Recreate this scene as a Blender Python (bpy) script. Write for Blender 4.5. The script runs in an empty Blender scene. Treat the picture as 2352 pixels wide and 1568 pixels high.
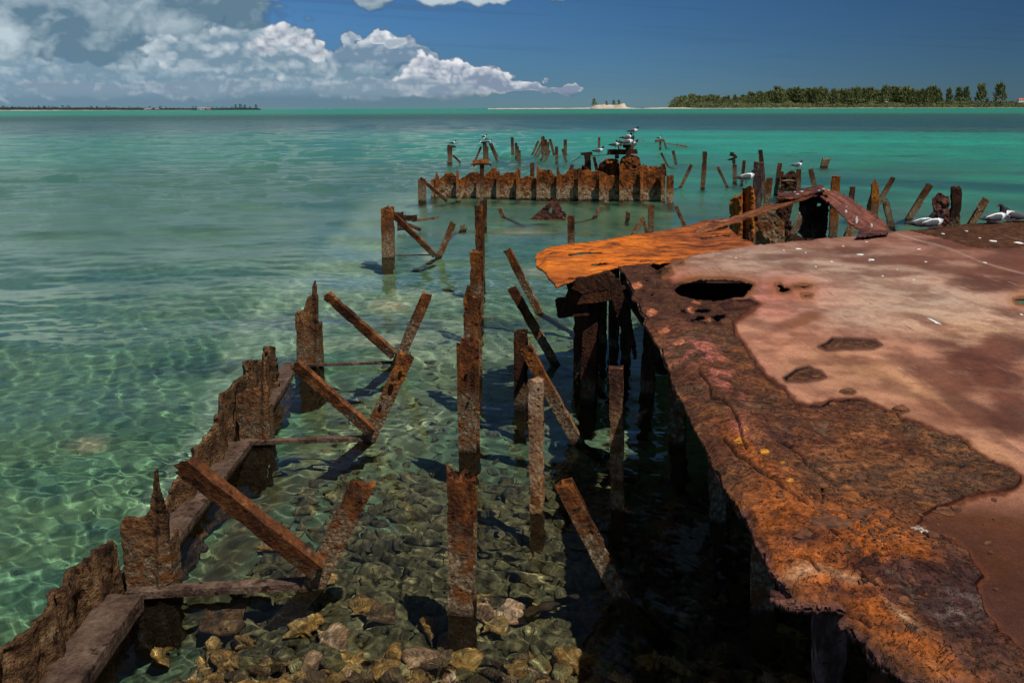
import bpy, math, random
import numpy as np
from mathutils import Matrix, Vector

C = bpy.context.scene
COL = C.collection
rnd = random.Random(7)

# ------------------------------------------------------------------ camera
F = 1829.0; CX, CY = 1176.0, 784.0          # focal length and centre in pixels of a 2352 px wide picture
CAMH = 3.0
PITCH = math.atan((CY - 247.0) / F)
ROLL = math.radians(-0.17)
RM = (Matrix.Rotation(math.pi/2 - PITCH, 4, 'X') @ Matrix.Rotation(ROLL, 4, 'Z'))
cd = bpy.data.cameras.new('camera'); cam = bpy.data.objects.new('camera', cd); COL.objects.link(cam)
cd.sensor_width = 36; cd.lens = 36 * F / 2352.0; cd.clip_start = 0.05; cd.clip_end = 20000
cam.matrix_world = Matrix.Translation((0, 0, CAMH)) @ RM
C.camera = cam
R3 = np.array([list(r)[:3] for r in RM][:3])
ORG = np.array([0, 0, CAMH])

# ------------------------------------------------------------------ world, sun, exposure
SUN = Vector((0.31, -0.40, 1.0)).normalized()
elev = math.asin(SUN.z); azim = math.atan2(SUN.x, SUN.y)
w = bpy.data.worlds.new('World'); C.world = w; w.use_nodes = True
nt = w.node_tree
sky = nt.nodes.new('ShaderNodeTexSky'); sky.sky_type = 'NISHITA'; sky.sun_disc = False
sky.sun_elevation = elev; sky.sun_rotation = azim
sky.air_density = 0.75; sky.dust_density = 0.05; sky.ozone_density = 3.0; sky.altitude = 300
tint = nt.nodes.new('ShaderNodeMix'); tint.data_type = 'RGBA'; tint.blend_type = 'MULTIPLY'
tint.inputs[0].default_value = 1.0
bg = nt.nodes['Background']
nt.links.new(sky.outputs[0], tint.inputs[6]); nt.links.new(tint.outputs[2], bg.inputs[0])
tint.inputs[7].default_value = (0.62, 0.80, 0.86, 1)
# the polarised low sky: deeper towards the horizon
geo = nt.nodes.new('ShaderNodeTexCoord'); sep = nt.nodes.new('ShaderNodeSeparateXYZ')
nt.links.new(geo.outputs['Generated'], sep.inputs[0])
rmp = nt.nodes.new('ShaderNodeValToRGB'); nt.links.new(sep.outputs[2], rmp.inputs[0])
rmp.color_ramp.elements[0].position = 0.0; rmp.color_ramp.elements[0].color = (0.17, 0.29, 0.42, 1)
e = rmp.color_ramp.elements.new(0.13); e.color = (0.19, 0.35, 0.50, 1)
rmp.color_ramp.elements[-1].position = 0.6; rmp.color_ramp.elements[-1].color = (0.68, 0.59, 0.48, 1)
# darker away from the left, where the sky is farther from the haze
mr = nt.nodes.new('ShaderNodeMapRange'); nt.links.new(sep.outputs[0], mr.inputs[0])
mr.inputs[1].default_value = -0.5; mr.inputs[2].default_value = 0.5; mr.inputs[3].default_value = 1.55; mr.inputs[4].default_value = 0.60
sc_ = nt.nodes.new('ShaderNodeVectorMath'); sc_.operation = 'SCALE'
nt.links.new(rmp.outputs[0], sc_.inputs[0]); nt.links.new(mr.outputs[0], sc_.inputs['Scale'])
nt.links.new(sc_.outputs[0], tint.inputs[7])
bg.inputs[1].default_value = 0.10
sd = bpy.data.lights.new('sun', 'SUN'); sun = bpy.data.objects.new('sun', sd); COL.objects.link(sun)
sd.energy = 4.6; sd.angle = math.radians(0.5); sd.color = (1, 0.94, 0.85)
sun.rotation_euler = SUN.to_track_quat('Z', 'Y').to_euler()
sun.location = (5, -5, 10)
sd.cycles.is_caustics_light = True
C.view_settings.view_transform = 'Standard'; C.view_settings.look = 'None'
C.view_settings.exposure = 0.0; C.view_settings.gamma = 1.0
C.cycles.use_denoising = True
C.cycles.max_bounces = 8; C.cycles.transparent_max_bounces = 12
C.cycles.sample_clamp_indirect = 4.0

# ------------------------------------------------------------------ helpers
def rays(px, py):
    px = np.asarray(px, float); py = np.asarray(py, float)
    d = np.stack([(px - CX) / F, -(py - CY) / F, -np.ones_like(px)], -1)
    return d @ R3.T
def onz(px, py, z=0.0):
    d = rays(px, py); t = (z - CAMH) / d[..., 2]
    return ORG + d * t[..., None]
def aty(px, py, Y):
    d = rays(px, py); t = Y / d[..., 1]
    return ORG + d * np.asarray(t)[..., None]
def Z1(px, py, z=0.0): return Vector(onz(float(px), float(py), z))
def Y1(px, py, Y): return Vector(aty(float(px), float(py), Y))
def baseY(px, py): return float(onz(px, py, 0.0)[1])
def todp(P):
    q = (P - ORG) @ R3
    return CX + F * q[..., 0] / -q[..., 2], CY - F * q[..., 1] / -q[..., 2]
def r1(x, y): return 918.75 + x / 3.4137, 275.6 + y / 3.4137
def r2(x, y): return 1435.5 + x / 3.4137, 275.6 + y / 3.4137
def r3(x, y): return 1952.3 + x / 4.5514, 275.6 + y / 4.5514
def h3(i, j, k, seed):
    n = (i * 374761393 + j * 668265263 + k * 2147483647 + seed * 1442695041) & 0xffffffff
    n = ((n ^ (n >> 13)) * 1274126177) & 0xffffffff
    n = (n ^ (n >> 16)) & 0xffffffff
    return n / 4294967295.0
def vnoise(P, seed=0):
    P = np.asarray(P, float); I = np.floor(P).astype(np.int64); f = P - I; f = f*f*f*(f*(f*6-15)+10)
    out = 0
    for a in (0, 1):
        for b in (0, 1):
            for c in (0, 1):
                wgt = (f[..., 0] if a else 1-f[..., 0]) * (f[..., 1] if b else 1-f[..., 1]) * (f[..., 2] if c else 1-f[..., 2])
                out = out + wgt * h3(I[..., 0]+a, I[..., 1]+b, I[..., 2]+c, seed)
    return out
def fbm(P, octv=4, seed=0, gain=0.5, bill=False):
    P = np.asarray(P, float); s = 0; a = 1; t = 0
    for o in range(octv):
        n = vnoise(P * 2**o + 17.3*o, seed + o)
        if bill: n = np.abs(n*2-1)
        s = s + a*n; t += a; a *= gain
    return s / t
def fbm2(x, y, octv=4, seed=0, gain=0.5, bill=False):
    return fbm(np.stack([x, y, np.zeros_like(x) + 0.37], -1), octv, seed, gain, bill)
def sstep(a, b, x):
    t = np.clip((x - a) / (b - a), 0, 1); return t*t*(3-2*t)
def inpoly(px, py, poly):
    r = np.zeros(px.shape, bool); n = len(poly); j = n-1
    for i in range(n):
        xi, yi = poly[i]; xj, yj = poly[j]
        if yi != yj:
            c = ((yi > py) != (yj > py)) & (px < (xj-xi)*(py-yi)/(yj-yi)+xi)
            r ^= c
        j = i
    return r
def dline(px, py, pts, closed=False):
    d = np.full(px.shape, 1e9); n = len(pts)
    for i in range(n if closed else n-1):
        ax, ay = pts[i]; bx, by = pts[(i+1) % n]
        L = (bx-ax)**2+(by-ay)**2 + 1e-9
        t = np.clip(((px-ax)*(bx-ax)+(py-ay)*(by-ay))/L, 0, 1)
        d = np.minimum(d, np.hypot(px-ax-t*(bx-ax), py-ay-t*(by-ay)))
    return d

def make_mesh(name, V, Fc, mat=None, parent=None, smooth=False, attrs=None, mats=None, midx=None):
    V = np.asarray(V, dtype=np.float32).reshape(-1, 3)
    me = bpy.data.meshes.new(name)
    if isinstance(Fc, np.ndarray):
        nf, k = Fc.shape
        me.vertices.add(len(V)); me.vertices.foreach_set('co', V.ravel())
        me.loops.add(nf*k); me.loops.foreach_set('vertex_index', Fc.astype(np.int32).ravel())
        me.polygons.add(nf); me.polygons.foreach_set('loop_start', np.arange(0, nf*k, k, dtype=np.int32))
        me.polygons.foreach_set('loop_total', np.full(nf, k, dtype=np.int32))
        me.update(calc_edges=True)
    else:
        me.from_pydata(V.tolist(), [], Fc); me.update()
    if smooth:
        me.polygons.foreach_set('use_smooth', np.ones(len(me.polygons), bool))
    for nm, arr in (attrs or {}).items():
        arr = np.asarray(arr, dtype=np.float32)
        if arr.ndim == 2:
            a = me.attributes.new(nm, 'FLOAT_COLOR', 'POINT')
            if arr.shape[1] == 3: arr = np.concatenate([arr, np.ones((len(arr), 1), np.float32)], 1)
            a.data.foreach_set('color', arr.ravel())
        else:
            a = me.attributes.new(nm, 'FLOAT', 'POINT'); a.data.foreach_set('value', arr)
    for m in (mats or ([mat] if mat else [])): me.materials.append(m)
    if midx is not None: me.polygons.foreach_set('material_index', np.asarray(midx, dtype=np.int32))
    o = bpy.data.objects.new(name, me); COL.objects.link(o)
    o.cycles.is_caustics_receiver = True
    if parent is not None: o.parent = parent
    return o
def tag(o, label=None, cat=None, group=None, kind=None):
    if label: o['label'] = label
    if cat: o['category'] = cat
    if group: o['group'] = group
    if kind: o['kind'] = kind
    return o
def thing(name, label, cat, loc=(0, 0, 0), group=None):
    o = bpy.data.objects.new(name, None); COL.objects.link(o); o.location = loc
    o.empty_display_size = 0.2
    tag(o, label, cat, group); return o
def put(o, root):
    """parent a world-space mesh to an Empty standing somewhere else"""
    o.parent = root; o.matrix_parent_inverse = Matrix.Translation(-root.location); return o

# ------------------------------------------------------------------ node helper
class N:
    def __init__(s, name):
        s.m = bpy.data.materials.new(name); s.m.use_nodes = True; s.t = s.m.node_tree; s.t.nodes.clear()
        s.out = s.t.nodes.new('ShaderNodeOutputMaterial')
        s.geo = s.t.nodes.new('ShaderNodeNewGeometry')
        s.pos = s.geo.outputs['Position']
    def n(s, typ, **kw):
        x = s.t.nodes.new(typ)
        for k, v in kw.items(): setattr(x, k, v)
        return x
    def l(s, a, b): s.t.links.new(a, b)
    def setin(s, sock, v):
        if isinstance(v, bpy.types.NodeSocket): s.l(v, sock)
        elif isinstance(v, tuple) and len(v) == 3 and sock.type == 'RGBA': sock.default_value = (*v, 1)
        else: sock.default_value = v
    def scale(s, vec, sc):
        x = s.n('ShaderNodeVectorMath', operation='MULTIPLY'); s.l(vec, x.inputs[0]); x.inputs[1].default_value = sc; return x.outputs[0]
    def noise(s, scale=5, detail=6, rough=0.55, vec=None, dist=0.0):
        x = s.n('ShaderNodeTexNoise'); x.inputs['Scale'].default_value = scale; x.inputs['Detail'].default_value = detail
        x.inputs['Roughness'].default_value = rough; x.inputs['Distortion'].default_value = dist
        s.l(vec if vec is not None else s.pos, x.inputs['Vector']); return x.outputs[0]
    def vor(s, scale=5, vec=None, feature='F1', rand=1.0):
        x = s.n('ShaderNodeTexVoronoi', feature=feature); x.inputs['Scale'].default_value = scale
        s.l(vec if vec is not None else s.pos, x.inputs['Vector']); return x.outputs[0]
    def ramp(s, fac, stops):
        x = s.n('ShaderNodeValToRGB'); el = x.color_ramp.elements
        while len(el) < len(stops): el.new(0.5)
        for e_, (p, c) in zip(el, stops):
            e_.position = p; e_.color = (*c, 1) if isinstance(c, tuple) else (c, c, c, 1)
        s.l(fac, x.inputs[0]); return x.outputs[0]
    def math(s, op, a, b=0.0, clamp=False):
        x = s.n('ShaderNodeMath', operation=op); x.use_clamp = clamp; s.setin(x.inputs[0], a); s.setin(x.inputs[1], b); return x.outputs[0]
    def mix(s, f, a, b, mode='MIX'):
        x = s.n('ShaderNodeMix', data_type='RGBA', blend_type=mode); s.setin(x.inputs[0], f); s.setin(x.inputs[6], a); s.setin(x.inputs[7], b); return x.outputs[2]
    def maprange(s, v, a, b, c=0.0, d=1.0, smooth=True):
        x = s.n('ShaderNodeMapRange', interpolation_type='SMOOTHSTEP' if smooth else 'LINEAR')
        s.setin(x.inputs[0], v)
        for i, q in enumerate((a, b, c, d)): x.inputs[i+1].default_value = q
        return x.outputs[0]
    def attr(s, name):
        x = s.n('ShaderNodeAttribute'); x.attribute_name = name; return x
    def bump(s, h, strength=0.5, dist=0.02, normal=None):
        x = s.n('ShaderNodeBump'); x.inputs['Strength'].default_value = strength; x.inputs['Distance'].default_value = dist
        s.l(h, x.inputs['Height'])
        if normal is not None: s.l(normal, x.inputs['Normal'])
        return x.outputs[0]
    def principled(s, color, rough=0.8, normal=None, spec=0.3, metal=0.0):
        x = s.n('ShaderNodeBsdfPrincipled'); s.setin(x.inputs['Base Color'], color); s.setin(x.inputs['Roughness'], rough)
        x.inputs['Specular IOR Level'].default_value = spec; s.setin(x.inputs['Metallic'], metal)
        if normal is not None: s.l(normal, x.inputs['Normal'])
        s.l(x.outputs[0], s.out.inputs[0]); return s.m
    def z(s):
        x = s.n('ShaderNodeSeparateXYZ'); s.l(s.pos, x.inputs[0]); return x.outputs[2]

def rust_mat(name, ramp, tidal=0.45, tidal_col=((0.05, 0.035, 0.022), (0.13, 0.09, 0.055), (0.30, 0.225, 0.14)), scale=1.0, stretch=0.45, bumpd=0.02, shine=0.12):
    s = N(name)
    v = s.scale(s.pos, (1, 1, stretch))
    n1 = s.noise(4.5*scale, 8, 0.62, v, 0.4); n2 = s.noise(26*scale, 8, 0.65, v); n3 = s.noise(90*scale, 4, 0.6)
    vo = s.vor(34*scale)
    k = s.math('ADD', s.math('MULTIPLY', n1, 0.62), s.math('MULTIPLY', n2, 0.38))
    col = s.ramp(k, ramp)
    # pits: dark scabs of deep rust
    pit = s.maprange(s.noise(13*scale, 3, 0.5), 0.60, 0.68)
    col = s.mix(s.math('MULTIPLY', pit, 0.85), col, (0.022, 0.009, 0.006))
    z = s.z()
    zz = s.math('ADD', z, s.math('MULTIPLY', s.math('SUBTRACT', s.noise(7*scale, 5, 0.6), 0.5), 0.9))
    t = s.maprange(zz, tidal*1.25, tidal*0.5)
    tc = s.ramp(s.noise(38*scale, 8, 0.7, s.scale(s.pos, (1, 1, 0.8))), [(0.33, tidal_col[0]), (0.5, tidal_col[1]), (0.66, tidal_col[2])])
    tc = s.mix(s.maprange(s.noise(9*scale, 4), 0.5, 0.62), tc, (0.16, 0.058, 0.018))
    if tidal > 0: col = s.mix(s.math('MULTIPLY', t, 0.86), col, tc)
    wl = s.maprange(s.math('ADD', z, s.math('MULTIPLY', n2, 0.12)), 0.13, 0.07)
    if tidal > 0: col = s.mix(s.math('MULTIPLY', wl, 0.85), col, (0.018, 0.013, 0.008))
    h = s.math('ADD', s.math('MULTIPLY', n2, 1.0), s.math('MULTIPLY', n3, 0.45))
    h = s.math('SUBTRACT', h, s.math('MULTIPLY', pit, 0.5))
    h = s.math('ADD', h, s.math('MULTIPLY', vo, 0.35))
    b = s.bump(h, 0.9, bumpd)
    return s.principled(col, s.ramp(n2, [(0.3, 0.55), (0.7, 0.95)]), b, shine)

DK = (0.017, 0.008, 0.006); BR = (0.075, 0.026, 0.010); RU = (0.16, 0.052, 0.014); OR = (0.36, 0.125, 0.025); YE = (0.46, 0.21, 0.06)
M = {}
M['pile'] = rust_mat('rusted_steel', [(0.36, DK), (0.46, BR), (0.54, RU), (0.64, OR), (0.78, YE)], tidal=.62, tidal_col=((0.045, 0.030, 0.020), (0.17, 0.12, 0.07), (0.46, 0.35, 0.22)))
M['brace'] = rust_mat('rusted_brace', [(0.36, DK), (0.45, (0.06, 0.022, 0.010)), (0.54, (0.13, 0.045, 0.015)), (0.66, (0.33, 0.13, 0.04)), (0.8, (0.42, 0.22, 0.10))], tidal=0.25, stretch=1.0)
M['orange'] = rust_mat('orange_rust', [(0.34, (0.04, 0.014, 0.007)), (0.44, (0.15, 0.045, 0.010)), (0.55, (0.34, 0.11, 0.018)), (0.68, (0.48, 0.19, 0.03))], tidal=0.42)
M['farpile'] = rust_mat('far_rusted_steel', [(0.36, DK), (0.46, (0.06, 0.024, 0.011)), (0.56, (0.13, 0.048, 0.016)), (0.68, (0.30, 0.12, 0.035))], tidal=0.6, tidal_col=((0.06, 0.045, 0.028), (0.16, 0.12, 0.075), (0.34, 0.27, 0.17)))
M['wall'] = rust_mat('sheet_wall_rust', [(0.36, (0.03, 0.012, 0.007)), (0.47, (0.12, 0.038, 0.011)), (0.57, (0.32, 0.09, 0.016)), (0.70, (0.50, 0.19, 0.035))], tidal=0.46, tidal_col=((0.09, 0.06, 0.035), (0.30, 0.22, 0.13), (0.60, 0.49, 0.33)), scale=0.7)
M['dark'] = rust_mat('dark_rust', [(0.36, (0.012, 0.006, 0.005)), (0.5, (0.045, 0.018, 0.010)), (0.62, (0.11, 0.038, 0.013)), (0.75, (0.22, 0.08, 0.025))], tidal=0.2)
M['crusty'] = rust_mat('barnacled_wall', [(0.36, (0.020, 0.012, 0.008)), (0.46, (0.085, 0.045, 0.022)), (0.55, (0.19, 0.10, 0.045)), (0.66, (0.36, 0.25, 0.145))], tidal=0.0, scale=1.5, stretch=0.8, bumpd=0.05)
M['pale'] = rust_mat('weathered_pale_steel', [(0.34, (0.045, 0.03, 0.022)), (0.45, (0.14, 0.09, 0.055)), (0.55, (0.30, 0.21, 0.13)), (0.66, (0.44, 0.34, 0.23))], tidal=0.3)
M['tidewall'] = rust_mat('tide_stained_panel', [(0.35, (.02, .010, .007)), (0.5, (.06, .026, .014)), (.62, (.18, .065, .02)), (.75, (.30, .15, .08))], tidal=0.75, tidal_col=((.12, .045, .015), (.22, .12, .06), (.36, .29, .22)), scale=.45, stretch=.8)
M['charred'] = rust_mat('black_white_scale', [(0.36, (.02, .012, .011)), (0.48, (.06, .03, .026)), (.58, (.16, .11, .10)), (.68, (.40, .33, .29)), (.8, (.55, .5, .45))], tidal=0, stretch=.35)
M['postA'] = rust_mat('bleached_post', [(0.36, (.03, .015, .012)), (0.45, (.16, .07, .03)), (.54, (.34, .20, .11)), (.66, (.42, .33, .25))], tidal=0.5, tidal_col=((.10, .045, .015), (.34, .17, .06), (.48, .36, .22)))
M['flank'] = rust_mat('purple_flank_rust', [(0.36, (.045, .018, .016)), (0.48, (.13, .046, .036)), (0.58, (.24, .085, .055)), (0.72, (.46, .19, .07))], tidal=0.0, bumpd=0.015)
M['archrust'] = rust_mat('arch_rust', [(0.36, (.04, .018, .013)), (0.47, (.14, .045, .020)), (.57, (.30, .10, .035)), (.7, (.46, .19, .08))], tidal=0)
M['pale2'] = rust_mat('dark_banded_post', [(0.36, DK), (0.46, (.07, .03, .02)), (.56, (.22, .09, .03)), (.68, (.40, .2, .08))], tidal=0.9, tidal_col=((.09, .05, .02), (.30, .17, .07), (.46, .36, .22)))
M['charred2'] = rust_mat('black_plate', [(0.36, (.018, .010, .009)), (0.47, (.05, .026, .02)), (.57, (.12, .08, .065)), (.68, (.36, .32, .29))], tidal=0, scale=.7)
M['purple'] = rust_mat('dark_purple_rust', [(0.36, (0.022, 0.010, 0.010)), (0.48, (0.07, 0.028, 0.024)), (0.58, (0.15, 0.052, 0.035)), (0.72, (0.34, 0.13, 0.05))], tidal=0.0, bumpd=0.015)

# ================================================================== SETTING: water and seabed
def polar(nr, na, r0, r1_, a0, a1, r=None):
    if r is None: r = np.exp(np.linspace(math.log(r0), math.log(r1_), nr))
    nr = len(r); a = np.linspace(a0, a1, na)
    A, Rr = np.meshgrid(a, r)
    X = Rr*np.sin(A); Y = Rr*np.cos(A)
    i = np.arange((nr-1)*(na-1)); rr = i//(na-1); cc = i % (na-1); b = rr*na+cc
    return X, Y, Rr, np.stack([b, b+1, b+na+1, b+na], 1)
def waves(X, Y, Rr, cell):
    g = np.random.default_rng(5); Zw = np.zeros_like(X)
    wxx = X + 0.5*fbm2(X*0.5, Y*0.5, 2, 91); wyy = Y + 0.5*fbm2(X*0.5+9, Y*0.5, 2, 92)
    gust = 0.55 + 0.9*fbm2(X*0.35, Y*0.35, 2, 93)
    for k in range(62):
        L = math.exp(g.uniform(math.log(0.075), math.log(1.6))); th = g.normal(math.radians(62), 0.62); ph = g.uniform(0, 6.28)
        f = np.clip((L/cell - 2.5)/2.5, 0, 1)
        amp = 0.00060 * L**0.36
        Zw += f*amp*(1+1.5*sstep(8, 25, Rr))*np.sin(2*math.pi/L*(wxx*math.cos(th)+wyy*math.sin(th))+ph)
    for k in range(22):
        L = math.exp(g.uniform(math.log(1.6), math.log(7.0))); th = g.normal(math.radians(72), 0.45); ph = g.uniform(0, 6.28)
        f = np.clip((L/cell - 2.2)/2.2, 0, 1)
        Zw += f*0.0013*(1+2.2*sstep(8, 30, Rr))*L**0.85*np.sin(2*math.pi/L*(X*math.cos(th)+Y*math.sin(th))+ph)
    return Zw*gust
NA = 600
A0, A1 = math.radians(-58), math.radians(66)
rr_ = np.concatenate([np.exp(np.linspace(math.log(.9), math.log(3.2), 110))[:-1], np.exp(np.linspace(math.log(3.2), math.log(14), 430))[:-1], np.exp(np.linspace(math.log(14), math.log(40), 230))[:-1], np.exp(np.linspace(math.log(40), math.log(4000), 520))])
X, Y, Rr, Fq = polar(0, NA, 0, 0, A0, A1, rr_)
cell = np.maximum(np.gradient(rr_)[:, None]+0*Rr, Rr*(A1-A0)/NA)
Zw = waves(X, Y, Rr, cell)
s = N('clear_sea_water')
gl = s.n('ShaderNodeBsdfGlass'); gl.inputs['IOR'].default_value = 1.33; gl.inputs['Color'].default_value = (0.92, 0.97, 0.93, 1)
sepp = s.n('ShaderNodeSeparateXYZ'); s.l(s.pos, sepp.inputs[0])
vlen = s.n('ShaderNodeVectorMath', operation='LENGTH'); s.l(s.pos, vlen.inputs[0]); dist = vlen.outputs['Value']
# ripples too small for the mesh, farther out
wv = s.scale(s.pos, (0.42, 1.0, 1))
b1 = s.noise(6.0, 5, 0.7, wv, 0.3); b2 = s.noise(1.7, 7, 0.72, wv, 0.3); b3 = s.noise(0.30, 8, 0.75, wv, 0.3)
hh = s.math('ADD', s.math('MULTIPLY', b1, 0.30), s.math('MULTIPLY', b2, 1.0)); hh = s.math('ADD', hh, s.math('MULTIPLY', b3, s.maprange(dist, 12.0, 60.0, 0.0, 6.0)))
far = s.maprange(dist, 12.0, 42.0)
bp = s.n('ShaderNodeBump'); s.l(hh, bp.inputs['Height']); bp.inputs['Distance'].default_value = 0.17
s.l(s.math('MULTIPLY', far, 0.62), bp.inputs['Strength'])
s.l(bp.outputs[0], gl.inputs['Normal'])
s.l(s.maprange(dist, 70.0, 300.0, 0.0, 0.36), gl.inputs['Roughness'])
s.l(gl.outputs[0], s.out.inputs[0])
water = make_mesh('water', np.stack([X, Y, Zw], -1), Fq, s.m, smooth=True)
water['kind'] = 'structure'; water.cycles.is_caustics_caster = True; water.cycles.is_caustics_receiver = False

def bed_depth(x, y):
    r = np.hypot(x, y)
    d = -0.52 - 0.16*sstep(3.5, 5.5, y) - 0.55*sstep(5.2, 9.5, y) - 0.7*sstep(12, 60, y) - 0.8*sstep(60, 300, y)
    wl = -1.85 - 0.19*(y - 3.0)*0             # seaward of the wall the bed is lower
    side = sstep(-1.9, -2.6, x + 0.02*(y-4)) * sstep(14, 6, y)
    d = d - 0.45*side
    und = sstep(0.6, 2.0, x)*sstep(14, 6, y); d = d - 0.35*und*sstep(3.5, 5, y)
    d = d + 0.10*(fbm2(x*1.3, y*1.3, 4, 3)-0.5)*np.clip(r/3, 0, 3)
    return d
def bedpt(px, py, z):
    """where the refracted view ray meets depth z"""
    d = rays(px, py); d = d/np.linalg.norm(d, axis=-1, keepdims=True)
    P = ORG + d*((-CAMH)/d[..., 2])[..., None]
    h = d[..., :2]/1.33; v = -np.sqrt(1-(h**2).sum(-1))
    return P[..., :2] + h*(z/v)[..., None]
Xb, Yb, Rb, Fb = polar(620, 420, 0.8, 4200, A0, A1)
Zb = bed_depth(Xb, Yb)
Zb = Zb + 0.035*(fbm2(Xb*7, Yb*7, 3, 8)-0.5)*sstep(9, 5, Rb)
# bed colours (sand, weed, rubble) laid out from where they are seen
pxb, pyb = todp(np.stack([Xb, Yb, np.zeros_like(Xb)], -1))
def splat(col, a, c):
    return col*(1-a[..., None]) + np.array(c)*a[..., None]
nlow = fbm2(Xb*0.35, Yb*0.35, 4, 21); nmid = fbm2(Xb*1.7, Yb*1.7, 4, 22)
col = np.zeros(Xb.shape+(3,)) + np.array((0.115, 0.200, 0.108))
lr = np.log(Rb)
tq = sstep(10, 45, Rb); col = splat(col, tq, (0.085, 0.195, 0.150))
# rubble/shell ground by the frames
rub = sstep(-2.7, -2.3, Xb+0.02*(Yb-4))*sstep(7.6, 5.6, Yb + 1.2*(nmid-0.5))
col = splat(col, sstep(-2.6, -2.2, Xb)*sstep(16, 7, Yb)*0.8, (0.155, 0.165, 0.095))
col = splat(col, rub, (0.13, 0.11, 0.058)); col = splat(col, rub*sstep(4.0, 5.0, Yb)*.65, (0.085, 0.076, 0.042))
# bands, seen edge-on
lx = Xb/np.maximum(Rb, 1)
bn = fbm2(lx*3.0+3, lr*14, 4, 31); bn2 = fbm2(lx*2.0, lr*30, 3, 33)
bright = 0.9*(sstep(45, 62, Rb)*sstep(125, 105, Rb))*(0.55+0.5*bn)
bright = bright*(0.45+0.75*sstep(-0.25, 0.05, lx))
col = splat(col, np.clip(bright, 0, 1), (0.05, 0.40, 0.29))
col = splat(col, sstep(0.5, 0.58, bn2)*sstep(25, 40, Rb)*sstep(140, 90, Rb)*0.75*sstep(0.0, .2, lx), (0.05, 0.52, 0.35))
grass = sstep(92, 165, Rb + 60*(bn-0.5))*sstep(520, 300, Rb+160*(bn2-.5))*(.75+.5*bn)
col = splat(col, np.clip(grass, 0, 1)*0.92, (0.05, 0.125, 0.120))
col = splat(col, sstep(380, 480, Rb), (0.045, 0.29, 0.225))
col = splat(col, sstep(1500, 2600, Rb)*sstep(-.1, .1, lx), (0.02, 0.10, 0.20))
gr2 = sstep(35.5, 37.5, Rb+5*(bn-.5))*sstep(44, 41, Rb+5*(bn-.5))*sstep(0.22, 0.34, lx)
col = splat(col, gr2*0.85, (0.035, 0.13, 0.145))
weed = sstep(0.52, 0.66, fbm2(Xb*0.16, Yb*0.5, 4, 41))*sstep(9, 14, Rb)*sstep(110, 60, Rb)
col = splat(col, weed*0.6, (0.055, 0.15, 0.12))
weed2 = sstep(0.50, 0.62, fbm2(Xb*0.45, Yb*0.8, 4, 43))*sstep(3, 5, Rb)*sstep(26, 14, Rb)
col = splat(col, weed2*0.5, (0.05, 0.13, 0.09))
# pale sand tongue left of the far frames, and pale stone rows on the bottom
tongue = [(960, 440), (850, 450), (780, 520), (700, 600), (560, 680), (420, 900), (300, 1080), (420, 1040), (560, 860), (700, 730), (850, 640), (880, 560), (960, 480)]
tg = inpoly(pxb, pyb, tongue)*1.0
tgd = sstep(26, 0, dline(pxb, pyb, tongue, True)); tg = np.maximum(tg, tgd*0.6)
col = splat(col, np.clip(tg*(0.6+.5*nmid), 0, .9)*sstep(60, 30, Rb), (0.25, 0.34, 0.24))
for k, (x0, y0, x1, y1) in enumerate([(700, 735, 1090, 715), (620, 690, 1080, 695), (880, 760, 1240, 745), (900, 640, 1100, 655), (940, 905, 1190, 760)]):
    dd = dline(pxb, pyb, [(x0, y0), (x1, y1)])
    col = splat(col, sstep(16, 5, dd + 14*(nmid-0.5))*0.7, (0.30, 0.36, 0.24))
for k, (x0, y0, x1, y1) in enumerate([(560, 690, 660, 700), (330, 780, 680, 760), (640, 680, 1000, 700), (1100, 700, 1300, 690), (1080, 770, 1300, 790)]):
    dd = dline(pxb, pyb, [(x0, y0), (x1, y1)])
    col = splat(col, sstep(20, 4, dd + 20*(nmid-0.5))*0.75, (0.035, 0.06, 0.055))
for (x, y, rx, ry) in [(475, 755, 22, 10), (180, 900, 60, 14), (210, 1080, 80, 18), (90, 1010, 50, 20), (480, 700, 60, 8), (150, 1180, 60, 12)]:
    a = np.exp(-((pxb-x)/rx)**2 - ((pyb-y)/ry)**2)*(0.6+nmid*0.8)
    col = splat(col, np.clip(a, 0, 1)*0.75, (0.03, 0.085, 0.07))
for (x, y, rx, ry) in [(895, 660, 45, 10), (190, 905, 38, 10), (985, 560, 12, 12), (900, 730, 60, 6), (1200, 515, 60, 8), (1290, 590, 80, 10)]:
    a = np.exp(-((pxb-x)/rx)**2 - ((pyb-y)/ry)**2)
    col = splat(col, np.clip(a*1.3, 0, 1)*0.75, (0.48, 0.42, 0.27))
col = col*np.where(rub[..., None] > .5, 1.0, .84)
s = N('seabed')
at = s.attr('Col').outputs['Color']
nn = s.noise(9, 8, 0.65); n2_ = s.noise(0.8, 6, 0.6)
c_ = s.mix(1.0, at, s.ramp(nn, [(0.3, 0.62), (0.7, 1.35)]), 'MULTIPLY')
c_ = s.mix(1.0, c_, s.ramp(n2_, [(0.3, 0.80), (0.7, 1.22)]), 'MULTIPLY')
s.principled(c_, 1.0, s.bump(nn, 0.5, 0.03), 0.0)
bed = make_mesh('seabed', np.stack([Xb, Yb, Zb], -1), Fb, s.m, smooth=True, attrs={'Col': col.reshape(-1, 3)})
bed['kind'] = 'structure'
def bedz(x, y): return float(bed_depth(np.array([x]), np.array([y]))[0])

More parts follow.
